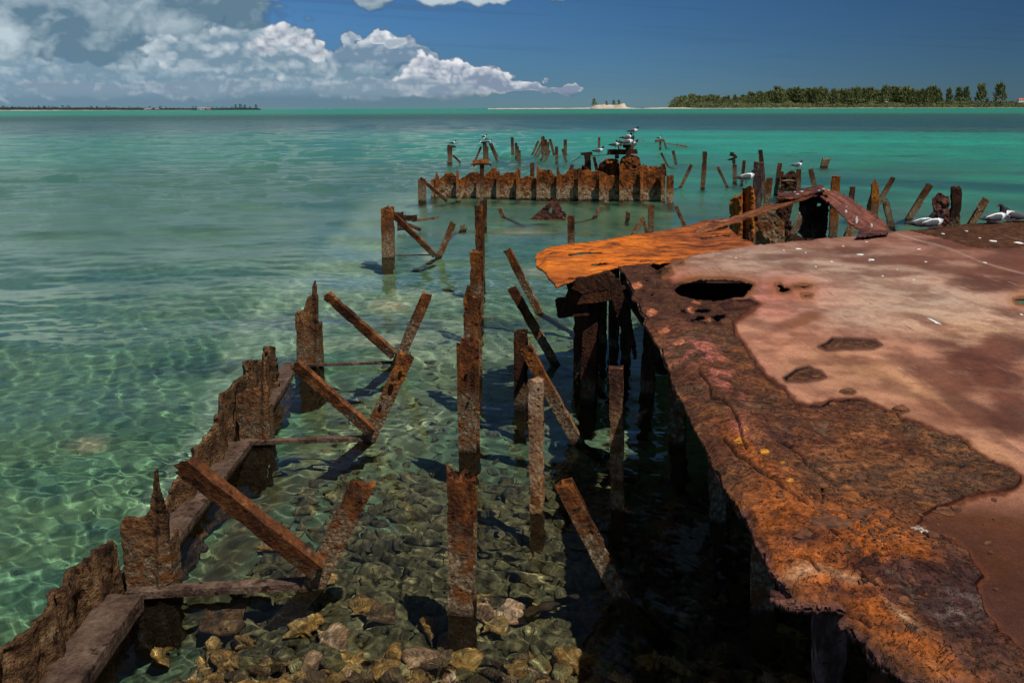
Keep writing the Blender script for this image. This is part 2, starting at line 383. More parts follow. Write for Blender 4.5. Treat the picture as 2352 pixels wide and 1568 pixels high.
# ================================================================== cloud bank, far out on the sky
def clouds():
    px = np.arange(-500, 2950, 3.2); py = np.concatenate([np.arange(-420, -40, 8.0), np.arange(-40, 262, 2.2)])
    PX, PY = np.meshgrid(px, py)
    nx, ny = len(px), len(py)
    d = rays(PX, PY); P = ORG + d*(9000.0/np.hypot(d[..., 0], d[..., 1]))[..., None]
    wx = PX + 26*(fbm2(PX/60, PY/45, 4, 51)-0.5)*2; wy = PY + 20*(fbm2(PX/60+7, PY/45, 4, 52)-0.5)*2
    def blobs(lst, k=1.0):
        e_ = np.full(PX.shape, -9.0)
        for (x, y, rx, ry) in lst:
            q = 1 - np.sqrt(((wx-x)/rx)**2 + ((wy-y)/ry)**2)
            e_ = np.maximum(e_, q)
        return e_
    bil = 1-fbm2(PX/42, PY/34, 5, 61, 0.55, True)      # puffs
    soft = fbm2(PX/150, PY/70, 5, 62)
    out = np.zeros(PX.shape+(3,)); al = np.zeros(PX.shape)
    def layer(cover, shade, dark, lite):
        nonlocal out, al
        c = np.array(dark)*(1-shade[..., None]) + np.array(lite)*shade[..., None]
        out = out*(1-cover[..., None]) + c*cover[..., None]
        al = al*(1-cover) + cover
    # haze veil low on the left
    veil = sstep(1500, 300, PX)*sstep(60, 215, PY)*0.75
    layer(veil, 0.4+0*PX, (0.155, 0.25, 0.36), (0.21, 0.32, 0.42))
    # thin high streaks
    st = fbm2((PX+PY*1.5)/420, (PY-0.06*PX)/13, 4, 71)
    stm = sstep(0.52, 0.78, st)*0.22*(np.exp(-((PY-128+0.01*PX)/16)**2)+np.exp(-((PY-30-0.02*(PX-1400))/20)**2)+0.15)
    layer(np.clip(stm, 0, 1), 0.5+0*PX, (0.30, 0.36, 0.50), (0.36, 0.42, 0.56))
    # domain-warped noises for soft, broken shapes
    w1 = fbm2(PX/120, PY/90, 5, 151)-.5; w2 = fbm2(PX/120+31, PY/90, 5, 152)-.5
    def fb(sx, sy, o, sd, amt=60.0): return fbm2((PX+w1*amt*2)/sx, (PY+w2*amt*2)/sy, o, sd)
    puffy = fbm2((PX+w1*50)/60, (PY+w2*50)/46, 6, 161, 0.50, True)+.33
    broad = fb(170, 80, 6, 162)
    # big grey deck upper left
    e1 = blobs([(120, -60, 420, 230), (330, 20, 300, 130), (520, -30, 130, 120), (560, 60, 60, 60), (30, 80, 220, 110), (250, 95, 280, 60), (-200, 0, 300, 260), (450, -200, 330, 170), (862, -8, 52, 36), (1080, -22, 150, 34), (1310, -32, 90, 26), (700, -300, 500, 150)])
    c1 = sstep(-0.10, 0.24, e1 + 0.55*(puffy-0.66) + 0.5*(broad-0.5))
    sh = 0.30 + 2.3*(broad-0.49) + 0.9*(puffy-0.68)
    sh = sh + 0.55*sstep(75, 0, PX) + 0.35*np.exp(-((PX-205)/26)**2-((PY-30)/22)**2) + .30*np.exp(-((PX-430)/70)**2-((PY-75)/34)**2) + .15*sstep(40, -40, PY)
    sh = sh - 0.75*np.exp(-((PX-140)/95)**2-((PY-60)/42)**2) - .25*np.exp(-((PX-330)/120)**2-((PY-100)/24)**2)
    layer(c1*0.95, np.clip(sh, 0, 1), (0.13, 0.225, 0.30), (0.55, 0.66, 0.71))
    def cumulus(lst, seed, base, dark, lite, sc=1.0, wash=0.0, edge=.12, top=1.0, floor=0.0):
        bl = fbm2((PX+w1*30)/(40*sc)+seed, (PY+w2*30)/(32*sc), 6, 80+seed, 0.52, True)+.30
        bs = fbm2((PX+w1*30)/(40*sc)+seed, (PY+w2*30)/(32*sc), 4, 80+seed, 0.45, True)+.30
        e_ = blobs(lst) + 0.55*(bl-0.66) + .25*(broad-.5)
        cov = sstep(0.0, edge, e_)*sstep(base+16, base-18, PY + 26*(soft-0.5))
        # lit tops: how much cloud lies between here and the light above, from smooth puffs
        up = np.roll(bs, 9, axis=0)*.6+np.roll(bs, 4, axis=0)*.4
        lit = (bs-up)*.9 + (bl-.66)*.75 + .06
        depth = np.clip(e_, 0, 1)
        sh = 0.62*top*sstep(.55, .0, depth) + lit + .12 - .38*sstep(base-75, base, PY) + .9*(broad-.5)
        sh = floor + (1-floor)*sh
        layer(cov*(1-wash), np.clip(sh, 0, 1), dark, lite)
    cumulus([(60, 195, 260, 50), (330, 190, 240, 52), (560, 185, 240, 58), (780, 190, 220, 55), (950, 195, 150, 55), (160, 160, 160, 28), (40, 150, 90, 30)], 3, 224, (0.20, 0.315, 0.41), (0.56, 0.66, 0.71), 1.3, 0.12, .3, .6)
    cumulus([(620, 110, 120, 60), (520, 115, 150, 58), (700, 145, 90, 45), (430, 120, 120, 40)], 5, 205, (0.185, 0.29, 0.38), (0.66, 0.74, 0.78), 1.2, 0, .22, .7)
    cumulus([(645, 84, 46, 32), (690, 100, 42, 26), (722, 120, 28, 18), (605, 105, 40, 28), (735, 104, 16, 12)], 9, 165, (0.26, 0.32, 0.41), (0.95, 0.96, 0.97), .6, 0, .42, .7, .30)
    cumulus([(880, 120, 110, 40), (820, 128, 80, 38), (970, 125, 56, 22), (865, 92, 44, 26), (802, 95, 18, 38)], 12, 155, (0.19, 0.29, 0.40), (0.70, 0.76, 0.81), 1.0, .08, .24, .8)
    cumulus([(868, 84, 26, 18), (905, 100, 26, 14)], 13, 125, (.4, .47, .55), (.9, .92, .94), .8, .1, .2, 1.1)
    cumulus([(985, 165, 66, 46), (1040, 165, 62, 40), (1110, 185, 80, 34), (1000, 195, 120, 36), (1180, 200, 80, 22), (1300, 204, 40, 14), (1255, 205, 66, 13), (1075, 152, 26, 18), (1230, 192, 22, 11), (1255, 178, 9, 7)], 15, 222, (0.22, 0.29, 0.40), (0.90, 0.90, 0.92), .75, 0, .20, 1.15, .08)
    cumulus([(480, 200, 200, 28), (900, 200, 220, 26), (200, 205, 200, 24)], 18, 228, (0.22, 0.31, 0.40), (0.62, 0.68, 0.72), .8, .25, .3, .7)
    al = np.clip(al, 0, 1)*sstep(256, 246, PY)*sstep(-480, -300, PX)*sstep(-410, -250, PY)
    i = np.arange((ny-1)*(nx-1)); rr = i//(nx-1); cc = i % (nx-1); b = rr*nx+cc
    s = N('cloud_light')
    a = s.attr('Col')
    em = s.n('ShaderNodeEmission'); s.l(a.outputs['Color'], em.inputs[0]); em.inputs[1].default_value = 0.98
    tr = s.n('ShaderNodeBsdfTransparent'); mx = s.n('ShaderNodeMixShader')
    s.l(a.outputs['Alpha'], mx.inputs[0]); s.l(tr.outputs[0], mx.inputs[1]); s.l(em.outputs[0], mx.inputs[2]); s.l(mx.outputs[0], s.out.inputs[0])
    sel = ((al.ravel()[b]+al.ravel()[b+1]+al.ravel()[b+nx]+al.ravel()[b+nx+1]) > 0.002)
    b = b[sel]
    o = make_mesh('sky', P, np.stack([b, b+1, b+nx+1, b+nx], 1), s.m, smooth=True, attrs={'Col': np.concatenate([out, al[..., None]], -1).reshape(-1, 4)})
    o['kind'] = 'structure'
clouds()
# ================================================================== BUILDERS
def build_plate(name, poly, fn, step, thick, mat=None, parent=None, warp=2.0, wscale=9.0, disp=None, holes=(), attrs=None, smooth=False, curl=0.0, seed=0, grid=None, nflip=1):
    """a plate with a traced, ragged outline lying on a real surface fn(px,py)->world; thick, with rims"""
    if grid is None:
        xs = np.arange(min(p[0] for p in poly)-step*2, max(p[0] for p in poly)+step*2, step)
        ys = np.arange(min(p[1] for p in poly)-step*2, max(p[1] for p in poly)+step*2, step)
    else: xs, ys = grid
    PX, PY = np.meshgrid(xs, ys); ny, nx = PX.shape
    P = fn(PX, PY)
    i = np.arange((ny-1)*(nx-1)); rr = i//(nx-1); cc = i % (nx-1); b = rr*nx+cc
    cx = (PX.ravel()[b]+PX.ravel()[b+nx+1])/2; cy = (PY.ravel()[b]+PY.ravel()[b+nx+1])/2
    wx = cx + warp*2*(fbm2(cx/wscale, cy/wscale, 4, 100+seed)-0.5); wy = cy + warp*2*(fbm2(cx/wscale+5, cy/wscale, 4, 101+seed)-0.5)
    keep = inpoly(wx, wy, poly)
    for h in holes: keep &= ~inpoly(wx, wy, h)
    b = b[keep]
    Pf = P.reshape(-1, 3)
    # surface normal
    gx = np.gradient(P, axis=1); gy = np.gradient(P, axis=0)
    Nn = np.cross(gy, gx).reshape(-1, 3); Nn /= np.linalg.norm(Nn, axis=1)[:, None]+1e-12
    if nflip == 'up': Nn *= np.sign(Nn[:, 2:3]+1e-9)
    else:
        tocam = ORG - Pf; Nn *= np.sign((Nn*tocam).sum(1))[:, None]
    dv = disp(PX, PY).ravel() if disp is not None else np.zeros(nx*ny)
    top = Pf + Nn*dv[:, None]
    tv = thick*(0.8+0.5*fbm2(PX/14, PY/14, 2, 105+seed).ravel())
    bot = Pf + Nn*(dv-tv)[:, None]
    q = np.stack([b, b+nx, b+nx+1, b+1], 1)
    # orient
    a0 = Pf[q[:, 0]]; nrm = np.cross(Pf[q[:, 1]]-a0, Pf[q[:, 2]]-a0)
    if len(q) and (nrm*Nn[q[:, 0]]).sum() < 0: q = q[:, ::-1]
    used = np.unique(q); mp = -np.ones(nx*ny, int); mp[used] = np.arange(len(used)); q = mp[q]; nv = len(used)
    E = np.concatenate([q[:, [0, 1]], q[:, [1, 2]], q[:, [2, 3]], q[:, [3, 0]]])
    key = E[:, 0].astype(np.int64)*nv+E[:, 1]; rev = E[:, 1].astype(np.int64)*nv+E[:, 0]
    be = E[~np.isin(key, rev)]
    tu, bu = top[used], bot[used]
    for _ in range(2):
        acc = np.zeros((nv, 3)); accb = np.zeros((nv, 3)); cnt = np.zeros(nv)
        for c0, c1 in ((0, 1), (1, 0)):
            np.add.at(acc, be[:, c0], tu[be[:, c1]]); np.add.at(accb, be[:, c0], bu[be[:, c1]]); np.add.at(cnt, be[:, c0], 1)
        m_ = cnt > 0; tu[m_] = tu[m_]*.4+.6*acc[m_]/cnt[m_][:, None]; bu[m_] = bu[m_]*.4+.6*accb[m_]/cnt[m_][:, None]
    V = np.concatenate([tu, bu])
    side = np.stack([be[:, 1], be[:, 0], be[:, 0]+nv, be[:, 1]+nv], 1)
    Fc = np.concatenate([q, q[:, ::-1]+nv, side])
    A = {}
    for k_, v_ in (attrs or {}).items():
        v_ = v_.reshape(nx*ny, -1)[used]; v_ = np.concatenate([v_, v_]); A[k_] = v_ if v_.shape[1] > 1 else v_[:, 0]
    o = make_mesh(name, V, Fc.astype(np.int32), mat, None, smooth, A)
    if parent is not None: put(o, parent)
    return o
def plane_y(Y): return lambda px, py: aty(px, py, Y)
def plane_z(z): return lambda px, py: onz(px, py, z)
def plane_3(A, B, Cc):
    A, B, Cc = (np.array(t, float) for t in (A, B, Cc)); n = np.cross(B-A, Cc-A); n /= np.linalg.norm(n)
    def f(px, py):
        d = rays(px, py); t = ((A-ORG)@n)/(d@n); return ORG + d*t[..., None]
    return f

def profile(kind):
    if kind == 'H':
        t = 0.15
        o = [(-1, -1), (-0.33, -1), (0.33, -1), (1, -1), (1, -1+2*t), (t, -1+2*t), (t, 1-2*t), (1, 1-2*t), (1, 1), (0.33, 1), (-0.33, 1), (-1, 1), (-1, 1-2*t), (-t, 1-2*t), (-t, -1+2*t), (-1, -1+2*t)]
    elif kind == 'C':      # channel, open towards +n
        o = [(-1, -0.6), (-0.4, -0.6), (0.4, -0.6), (1, -0.6), (1, 0.6), (0.74, 0.6), (0.74, -0.32), (0.3, -0.32), (-0.3, -0.32), (-0.74, -0.32), (-0.74, 0.6), (-1, 0.6)]
    elif kind == 'L':
        o = [(-1, -0.7), (-0.3, -0.7), (0.4, -0.7), (1, -0.7), (1, -0.5), (0.3, -0.5), (-0.3, -0.5), (-0.78, -0.5), (-0.78, 0.7), (-1, 0.7)]
    else:
        o = [(-1, -0.8), (-0.3, -0.85), (0.3, -0.85), (1, -0.8), (1.03, 0), (1, 0.8), (0.3, 0.85), (-0.3, 0.85), (-1, 0.8), (-1.03, 0)]
    return np.array(o, float)

def bar(name, p0, p1, w, kind='H', depth=1.0, jag=0.6, yaw=0.0, mat=None, seed=0, rough=0.06, jag0=0.0, spike=None, erode=0.35, up=None, taper=1.0):
    """a corroded rolled-steel member from p0 (bottom) to p1 (top)"""
    p0 = np.array(p0, float); p1 = np.array(p1, float); L = np.linalg.norm(p1-p0); u = (p1-p0)/L
    f = np.array([math.sin(yaw), math.cos(yaw), 0.0]) if up is None else np.array(up, float)
    sd_ = np.cross(u, f); sd_ /= np.linalg.norm(sd_); nn_ = np.cross(sd_, u)      # nn_ points away from the camera when f=+Y
    if up is None and nn_ @ f < 0: nn_ = -nn_
    pr = profile(kind); k = len(pr)
    dens = 0.30 if L/w < 14 else 0.5
    nr = int(np.clip(L/(w*dens), 5, 48)); t = np.linspace(0, 1, nr+1)
    T, K = np.meshgrid(t, np.arange(k), indexing='ij')
    # erosion of edges towards the top
    Q = p0 + u*(T*L)[..., None]
    ww = w/2*(1+(taper-1)*(1-T))
    nz = fbm(np.stack([K*0.9, T*L/w*0.9, np.full(T.shape, seed*3.1)], -1), 3, seed)-0.5
    nzr = fbm(np.stack([T*L/w*1.6, np.sign(pr[K, 0])*3.0, np.full(T.shape, seed*7.7)], -1), 3, seed+5)
    er = 1 - erode*np.clip((nzr-0.58)/0.3, 0, 1)*np.abs(pr[K, 0])*sstep(0.1, 0.5, T)
    sx = (pr[K, 0]*er + nz*rough*2)*ww; sn = (pr[K, 1]*depth + nz*rough*1.5)*ww
    g = np.random.default_rng(seed+11)
    a = np.interp(np.linspace(0, 3, k), np.arange(4), g.uniform(-1, 1, 4))
    jj = (np.abs(a)*0.6 + g.uniform(0, 1, k)*0.6)*jag*w
    if spike is not None:
        jj = jj + 0.0; jj[[i for i in range(k) if abs(pr[i, 0]-spike[0]) < 0.5 and pr[i, 1] < 0]] -= spike[1]*w
    zone = sstep(1-1.6*w/L if L > 3*w else 0.5, 1.0, T)
    off = -jj[K]*zone
    g2 = g.uniform(0, 1, k)*jag0*w
    off = off + g2[K]*(1-sstep(0, 0.15, T))
    V = Q + sd_*sx[..., None] + nn_*sn[..., None] + u*off[..., None]
    V = V.reshape(-1, 3)
    Fc = []
    for r in range(nr):
        for j in range(k):
            a_ = r*k+j; b_ = r*k+(j+1) % k; Fc.append((a_, b_, b_+k, a_+k))
    Fc.append(tuple(range(k-1, -1, -1))); Fc.append(tuple(nr*k+j for j in range(k)))
    o = make_mesh(name, V, Fc, mat)
    return o

def ext_down(ptop, pbase, extra=0.12):
    u = (np.array(pbase)-np.array(ptop)); u /= np.linalg.norm(u)
    p = np.array(pbase, float)
    bz = bedz(p[0], p[1])-extra
    return p + u*((p[2]-bz)/max(-u[2], 0.3))
def wm(px, Y, py=None):
    """pixel width at depth Y -> metres"""
    return px/F*(Y*math.cos(PITCH)+CAMH*0.9*math.sin(PITCH))
SEEDN = [0]
def post(label, top, base, wpx, kind='H', mat='pile', jag=0.6, yaw=0.25, depth=1.0, group='broken steel piles standing in the water', Y=None, name='steel_pile', cat='pile', sub=True, **kw):
    SEEDN[0] += 1
    Yb = baseY(*base) if Y is None else Y
    pt = Y1(*top, Yb); pb = Y1(*base, Yb)
    p0 = ext_down(pt, pb) if sub else pb
    width = wm(wpx, Yb)
    o = bar(name, p0, pt, width, kind, depth, jag, yaw, M[mat], SEEDN[0], **kw)
    # origin at the foot
    fl = Vector(pb) if not sub else Vector(p0)
    o.data.transform(Matrix.Translation(-fl)); o.location = fl
    tag(o, label, cat, group)
    return o
def hexbolt(parent, P, r, nrm=(0, -1, 0)):
    V = []; n = Vector(nrm).normalized(); a = n.orthogonal().normalized(); b = n.cross(a)
    P = Vector(P)
    for h, s_ in ((-0.6, 1.15), (0.35, 1.0), (0.75, 0.7)):
        for k in range(7):
            t = 2*math.pi*k/7; V.append(P + n*h*r + (a*math.cos(t)+b*math.sin(t))*r*s_)
    Fc = [(i*7+k, i*7+(k+1) % 7, (i+1)*7+(k+1) % 7, (i+1)*7+k) for i in range(2) for k in range(7)] + [tuple(14+k for k in range(7))]
    o = make_mesh('bolt', [tuple(v) for v in V], Fc, M['dark'])
    if parent.type == 'MESH':
        o.parent = parent; o.matrix_parent_inverse = Matrix.Translation(-Vector(parent.location))
    else: put(o, parent)
    return o

# ================================================================== LEFT: braced frames of the old quay edge
def frame(label, Y, vert, bslash, slash, strut, near=True):
    """one bent: upright plate, two raking braces and a waterline strut"""
    P0 = Y1(strut[0], strut[1], Y) if strut else Y1(*vert[1], Y)
    root = thing('quay_frame', label, 'steel frame', (P0[0], P0[1], bedz(P0[0], P0[1])), 'braced frames along the old quay edge')
    def member(nm, a, b, wpx, kind, mat, Ya=Y, Yb=Y, sub=False, **kw):
        SEEDN[0] += 1
        pa = Y1(*a, Ya); pb = Y1(*b, Yb)
        p0 = ext_down(pa, pb) if sub else pb
        return put(bar(nm, p0, pa, wm(wpx, (Ya+Yb)/2), kind, mat=M[mat], seed=SEEDN[0], **kw), root)
    if vert: member('upright', vert[0], vert[1], vert[2], vert[3], vert[4], sub=True, **vert[5])
    if bslash: member('brace', bslash[0], bslash[1], bslash[2], 'C', 'brace', Y, Y, jag=0.7, depth=0.9, yaw=0.35, rough=0.04, jag0=0.3)
    if slash:
        m = member('brace', slash[0], slash[1], slash[2], 'B' if near else 'L', 'pile', Y+0.05, Y+0.05, sub=True, jag=0.5, depth=0.35, yaw=-0.15, rough=0.05)
    if strut:
        a = Y1(strut[2], strut[3], baseY(strut[2], strut[3])); b = Y1(strut[0], strut[1], baseY(strut[0], strut[1]))
        a = Vector(a) + Vector((0, 0, 0.045)); b = Vector(b)+Vector((0, 0, 0.045))
        SEEDN[0] += 1
        put(bar('strut', b, a, wm(strut[4], Y)*1.15, 'B', 0.75, 0.25, mat=M['strut'], seed=SEEDN[0], up=(0, 0, -1), jag0=0.3, rough=0.05), root)
    return root
M['strut'] = rust_mat('waterline_strut_rust', [(0.34, (0.025, 0.014, 0.011)), (0.46, (0.075, 0.045, 0.032)), (0.57, (0.15, 0.10, 0.07)), (0.70, (0.28, 0.20, 0.14))], tidal=0.0, bumpd=0.02)

YA1 = baseY(500, 1368); YA2 = baseY(640, 1022); YA3 = baseY(760, 845); YA4 = baseY(930, 592); YA5 = baseY(1000, 462); YA6 = baseY(960, 375)
V5 = dict(yaw=-0.1, jag=0.4)
f1 = frame('nearest quay frame with a tall rust spike on its wide upright plate', YA1, None, ((408, 1052), (738, 1312), 50), ((840, 1095), (712, 1362), 52), (292, 1375, 722, 1352, 26))
f2 = frame('second quay frame whose upright leans on the ragged wall', YA2, None, ((670, 828), (855, 992), 27), ((938, 808), (845, 1010), 34), (552, 1026, 846, 1016, 14))
f3 = frame('third quay frame with a sawtooth rusted upright and wide open braces', YA3, None, ((745, 672), (908, 818), 22), ((985, 668), (912, 835), 24), (685, 847, 903, 840, 8))
f4 = frame('quay frame standing alone off the scrap ledge with a V of thin braces', YA4, ((890, 472), (892, 592), 29, 'H', 'pile', dict(jag=0.5, yaw=-0.1, rough=0.08)), ((884, 474), (1001, 588), 13), ((1043, 508), (1010, 585), 15), (880, 592, 998, 590, 3.5), False)
f5 = frame('small quay frame at the left end of the corrugated wall', YA5, ((969, 406), (970, 463), 19, 'H', 'farpile', dict(jag=0.5, yaw=-0.1)), ((963, 408), (1028, 462), 8), ((1074, 418), (1052, 463), 8), None, False)
f6 = frame('farthest quay frame with a single gull on its cap', YA6, ((1033, 335), (1033, 376), 11, 'H', 'farpile', dict(jag=0.1, yaw=0)), ((1040, 356), (1058, 374), 4.5), None, None, False)
def upright(root, poly, Y, flx, wpx, seed, thick=0.022):
    pts = poly
    zb = -1.2
    o = build_plate('upright', pts, plane_y(Y), 3.0, thick, M['crusty_up'], root, warp=2.2, wscale=12, seed=seed,
                    disp=lambda px, py: 0.022*(fbm2(px/14, py/14, 4, seed)-0.5) + 0.035*np.exp(-((px-flx)/ (0.10*wpx))**2))
    return o
M['crusty_up'] = rust_mat('barnacled_upright_rust', [(0.36, (0.022, 0.012, 0.008)), (0.46, (0.085, 0.040, 0.018)), (0.55, (0.17, 0.075, 0.028)), (0.66, (0.30, 0.16, 0.07)), (0.76, (0.40, 0.28, 0.17))], tidal=0.42, scale=1.3, bumpd=0.03)
upright(f1, [(276, 1210), (280, 1194), (292, 1189), (330, 1191), (344, 1170), (350, 1130), (355, 1080), (363, 1078), (368, 1110), (375, 1135), (386, 1184), (388, 1250), (395, 1352), (402, 1600), (298, 1600), (292, 1360), (281, 1270)], YA1, 372, 110, 3)
upright(f2, [(546, 905), (570, 894), (598, 888), (602, 860), (604, 808), (609, 808), (613, 860), (617, 900), (621, 1018), (626, 1290), (556, 1290), (549, 1020)], YA2, 610, 76, 5)
upright(f3, [(680, 770), (678, 720), (684, 712), (690, 718), (700, 705), (705, 682), (716, 678), (720, 645), (726, 643), (731, 680), (735, 760), (737, 850), (742, 1100), (688, 1100), (681, 845)], YA3, 730, 56, 7)
# web / flange behind each upright so it reads as a rolled section
for root, Y, xa, xb, yt, yb_, ln in ((f1, YA1, 380, 393, 1225, 1375, 0.16), (f2, YA2, 610, 618, 925, 1022, 0.15), (f3, YA3, 731, 736, 735, 845, 0.14)):
    a = np.array(Y1(xa, yt, Y)); b = ext_down(a, Y1(xb, yb_, Y)); SEEDN[0] += 1
    ob = bar('flange', b+np.array((0.0, ln/2, 0)), a+np.array((0, ln/2, -0.05)), 0.03, 'B', ln/0.03*1.15, 0.3, 0.0, M['crusty_up'], SEEDN[0], rough=0.12)
    put(ob, root)
# cap bracket of the farthest frame
put(bar('cap', Y1(1028, 336, YA6), Y1(1047, 337, YA6), wm(4, YA6), 'B', 1.5, 0.4, mat=M['dark'], seed=77, up=(0, 0, -1)), f6)
f2brace = [c for c in f2.children if c.name.startswith('brace')][-1]
for P_, r_ in (((903, 870), .022), ((878, 915), .014), ((925, 835), .016)):
    b_ = hexbolt(f2, Y1(P_[0], P_[1], YA2-.02), r_); b_.parent = f2brace; b_.matrix_parent_inverse = Matrix.Identity(4)

# ragged sheet wall and its wale running along the left
pA = Z1(92, 1568, 0.1); pB = Z1(545, 1000, 0.1); pB2 = Z1(668, 845, 0.1)
dirw = (pB-pA).normalized(); pN = pA - dirw*1.6
wall = thing('sheet_pile_wall', 'ragged barnacled sheet pile wall running out from the lower left corner', 'sheet pile wall', tuple(pA.lerp(pB, .4)), None)
lowp = [tuple(float(v) for v in todp(np.array([p[0], p[1], -1.0]))) for p in (pB2, pB, pA, pN)]
wallfn = plane_3(pA - Vector((.06, 0, 0)), pB - Vector((.06, 0, 0)), pA + Vector((-.06, 0, 1)))
topl = [(-170, 1690), (-60, 1580), (0, 1508), (28, 1472), (58, 1436), (82, 1412), (105, 1372), (118, 1358), (148, 1342), (160, 1318), (186, 1290), (205, 1268), (226, 1250), (250, 1238), (263, 1245), (272, 1252), (273, 1290), (283, 1330), (340, 1275), (385, 1165), (398, 1120), (412, 1082), (434, 1062), (444, 1030), (470, 1018), (482, 985), (487, 960), (505, 945), (520, 905), (532, 880), (548, 860), (560, 862), (563, 838), (572, 828), (596, 825), (600, 842), (606, 838), (610, 800), (618, 793), (628, 797), (632, 850), (633, 905), (668, 850)]
def walldisp(px, py):
    P = wallfn(px, py); s_ = P[..., 1]
    return 0.03*np.sin(s_*9.0) + 0.035*np.abs(np.sin(s_*13.0+1.5*(fbm2(px/30, py/30, 2, 5)-.5))) + 0.09*(fbm2(s_*9, P[..., 2]*2.6, 5, 17)-0.5)
cuts = [-200, 275, 430, 535, 700]
for k in range(4):
    x0, x1 = cuts[k], cuts[k+1]
    # each sheet is its own ragged plate; clip the outline to its stretch of wall
    full = topl + lowp
    xs = np.arange(max(x0, -190), x1, 3.0) if k else np.arange(-190, x1, 3.0)
    if len(xs) < 3: continue
    ys = np.arange(790, 2000, 3.0 if k else 4.0)
    build_plate('sheet_pile', full, wallfn, 3.0, 0.03, M['crusty'], wall, warp=6, wscale=8, seed=k, disp=walldisp, grid=(np.append(xs, x1) if xs[-1] < x1-0.5 else xs, ys))
M['wale'] = rust_mat('wale_rust', [(0.34, (0.022, 0.014, 0.012)), (0.46, (0.075, 0.045, 0.032)), (0.57, (0.125, 0.085, 0.062)), (0.70, (0.24, 0.17, 0.125))], tidal=0.0, bumpd=0.025)
# the wale: heavy channel lying at the waterline in front of the sheets
def wale(a, b, w, seed):
    a = Vector(a); b = Vector(b)
    o = bar('wale', a, b, w, 'B', 0.55, 0.3, mat=M['wale'], seed=seed, up=(0, 0, -1), jag0=0.3, rough=0.025, erode=0.15)
    put(o, wall)
wale(Z1(40, 1720, 0.04), Z1(292, 1372, 0.05), 0.24, 31)
wale(Z1(305, 1340, 0.0), Z1(555, 1020, 0.01), 0.22, 32)
wale(Z1(566, 1000, -0.01), Z1(672, 838, -0.01), 0.20, 33)

# ================================================================== CENTRE LINE of piles
G = 'broken steel piles standing in the water'
d1 = post('nearest centre pile, thick and chipped, planted among the conch shells', (1061, 1083), (1063, 1400), 58, 'H', 'pile', 0.55, 0.12, spike=(1, 0.5), rough=0.05)
d2 = post('second centre pile with a jagged notched top, behind the nearest one', (1074, 775), (1078, 1035), 41, 'H', 'pile', 0.35, 0.2, erode=0.2)
d3 = post('third centre pile, mostly hidden, with a thin spike on top', (1085, 678), (1088, 870), 34, 'H', 'pile', 0.3, 0.2, spike=(0.4, 1.0))
d4 = post('fourth centre pile, square topped, beside the brace that leans to the dark plate', (1095, 573), (1096, 740), 26, 'H', 'pile', 0.3, 0.2)
d5 = post('fifth centre pile, orange and slim, directly under the capped post', (1101, 466), (1104, 655), 18, 'H', 'pile', 0.9, 0.2)
post('thin black pile close behind the slim orange centre pile', (1114, 455), (1114, 522), 8, 'H', 'dark', 0.6, 0.2)
for P_, Yv in (((1074, 850), baseY(1078, 1035)), ((1078, 915), baseY(1078, 1035))):
    hexbolt(d2, Vector(Y1(P_[0], P_[1], Yv-0.11)), 0.013)
cap = thing('capped_post', 'post in front of the corrugated wall carrying a rusty plate cap like a perch', 'post', tuple(ext_down(Y1(1107, 378, baseY(1107, 463)), Y1(1107, 463, baseY(1107, 463)))), None)
Yc = baseY(1107, 463)
SEEDN[0] += 1
put(bar('post', ext_down(Y1(1107, 378, Yc), Y1(1107, 463, Yc)), Y1(1107, 376, Yc), wm(10, Yc), 'H', mat=M['farpile'], seed=SEEDN[0], jag=0.2), cap)
put(bar('cap_beam', Y1(1083, 373, Yc), Y1(1127, 369, Yc), wm(14, Yc), 'C', 1.0, 0.6, mat=M['orange'], seed=55, up=(0, 0, 1), jag0=0.8, rough=0.12), cap)
build_plate('torn_flange', [r1(550, 355), r1(580, 340), r1(712, 340), r1(716, 362), r1(722, 375), r1(700, 350), r1(592, 356), r1(573, 374), r1(574, 356)], plane_y(Yc-0.12), 1.2, 0.02, M['dark'], cap, warp=1.0, wscale=5)

# ================================================================== MIDDLE piles between the line and the deck
post('grey-bleached post with a cracked top between the raking piles', (1231, 862), (1234, 1182), 32, 'B', 'postA', 0.5, 0.2, depth=0.8)
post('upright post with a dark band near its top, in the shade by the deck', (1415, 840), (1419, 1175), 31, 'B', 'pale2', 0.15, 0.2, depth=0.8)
post('short orange raking pile nearest the camera, leaning left out of the shadow', (1290, 1100), (1432, 1378), 40, 'H', 'pile', 0.5, 0.1, depth=0.6)
post('long raking pile that crosses behind the bleached post', (1203, 790), (1328, 1018), 27, 'C', 'pile', 0.5, 0.2)
post('raking pile with a hooked dark top ending in the shade of the deck', (1172, 655), (1275, 835), 20, 'C', 'pile', 0.5, 0.2)
post('farthest of the three parallel raking piles, split along its top', (1162, 568), (1241, 722), 17, 'L', 'pile', 0.6, 0.2)
post('stubby dark pile standing behind the long raking pile', (1196, 757), (1197, 932), 26, 'H', 'dark', 0.2, 0.35)
post('lone upright pile in front of the tip of the orange plate', r1(1340, 738), (1312, 600), 15.5, 'H', 'pile', 0.5, 0.15)

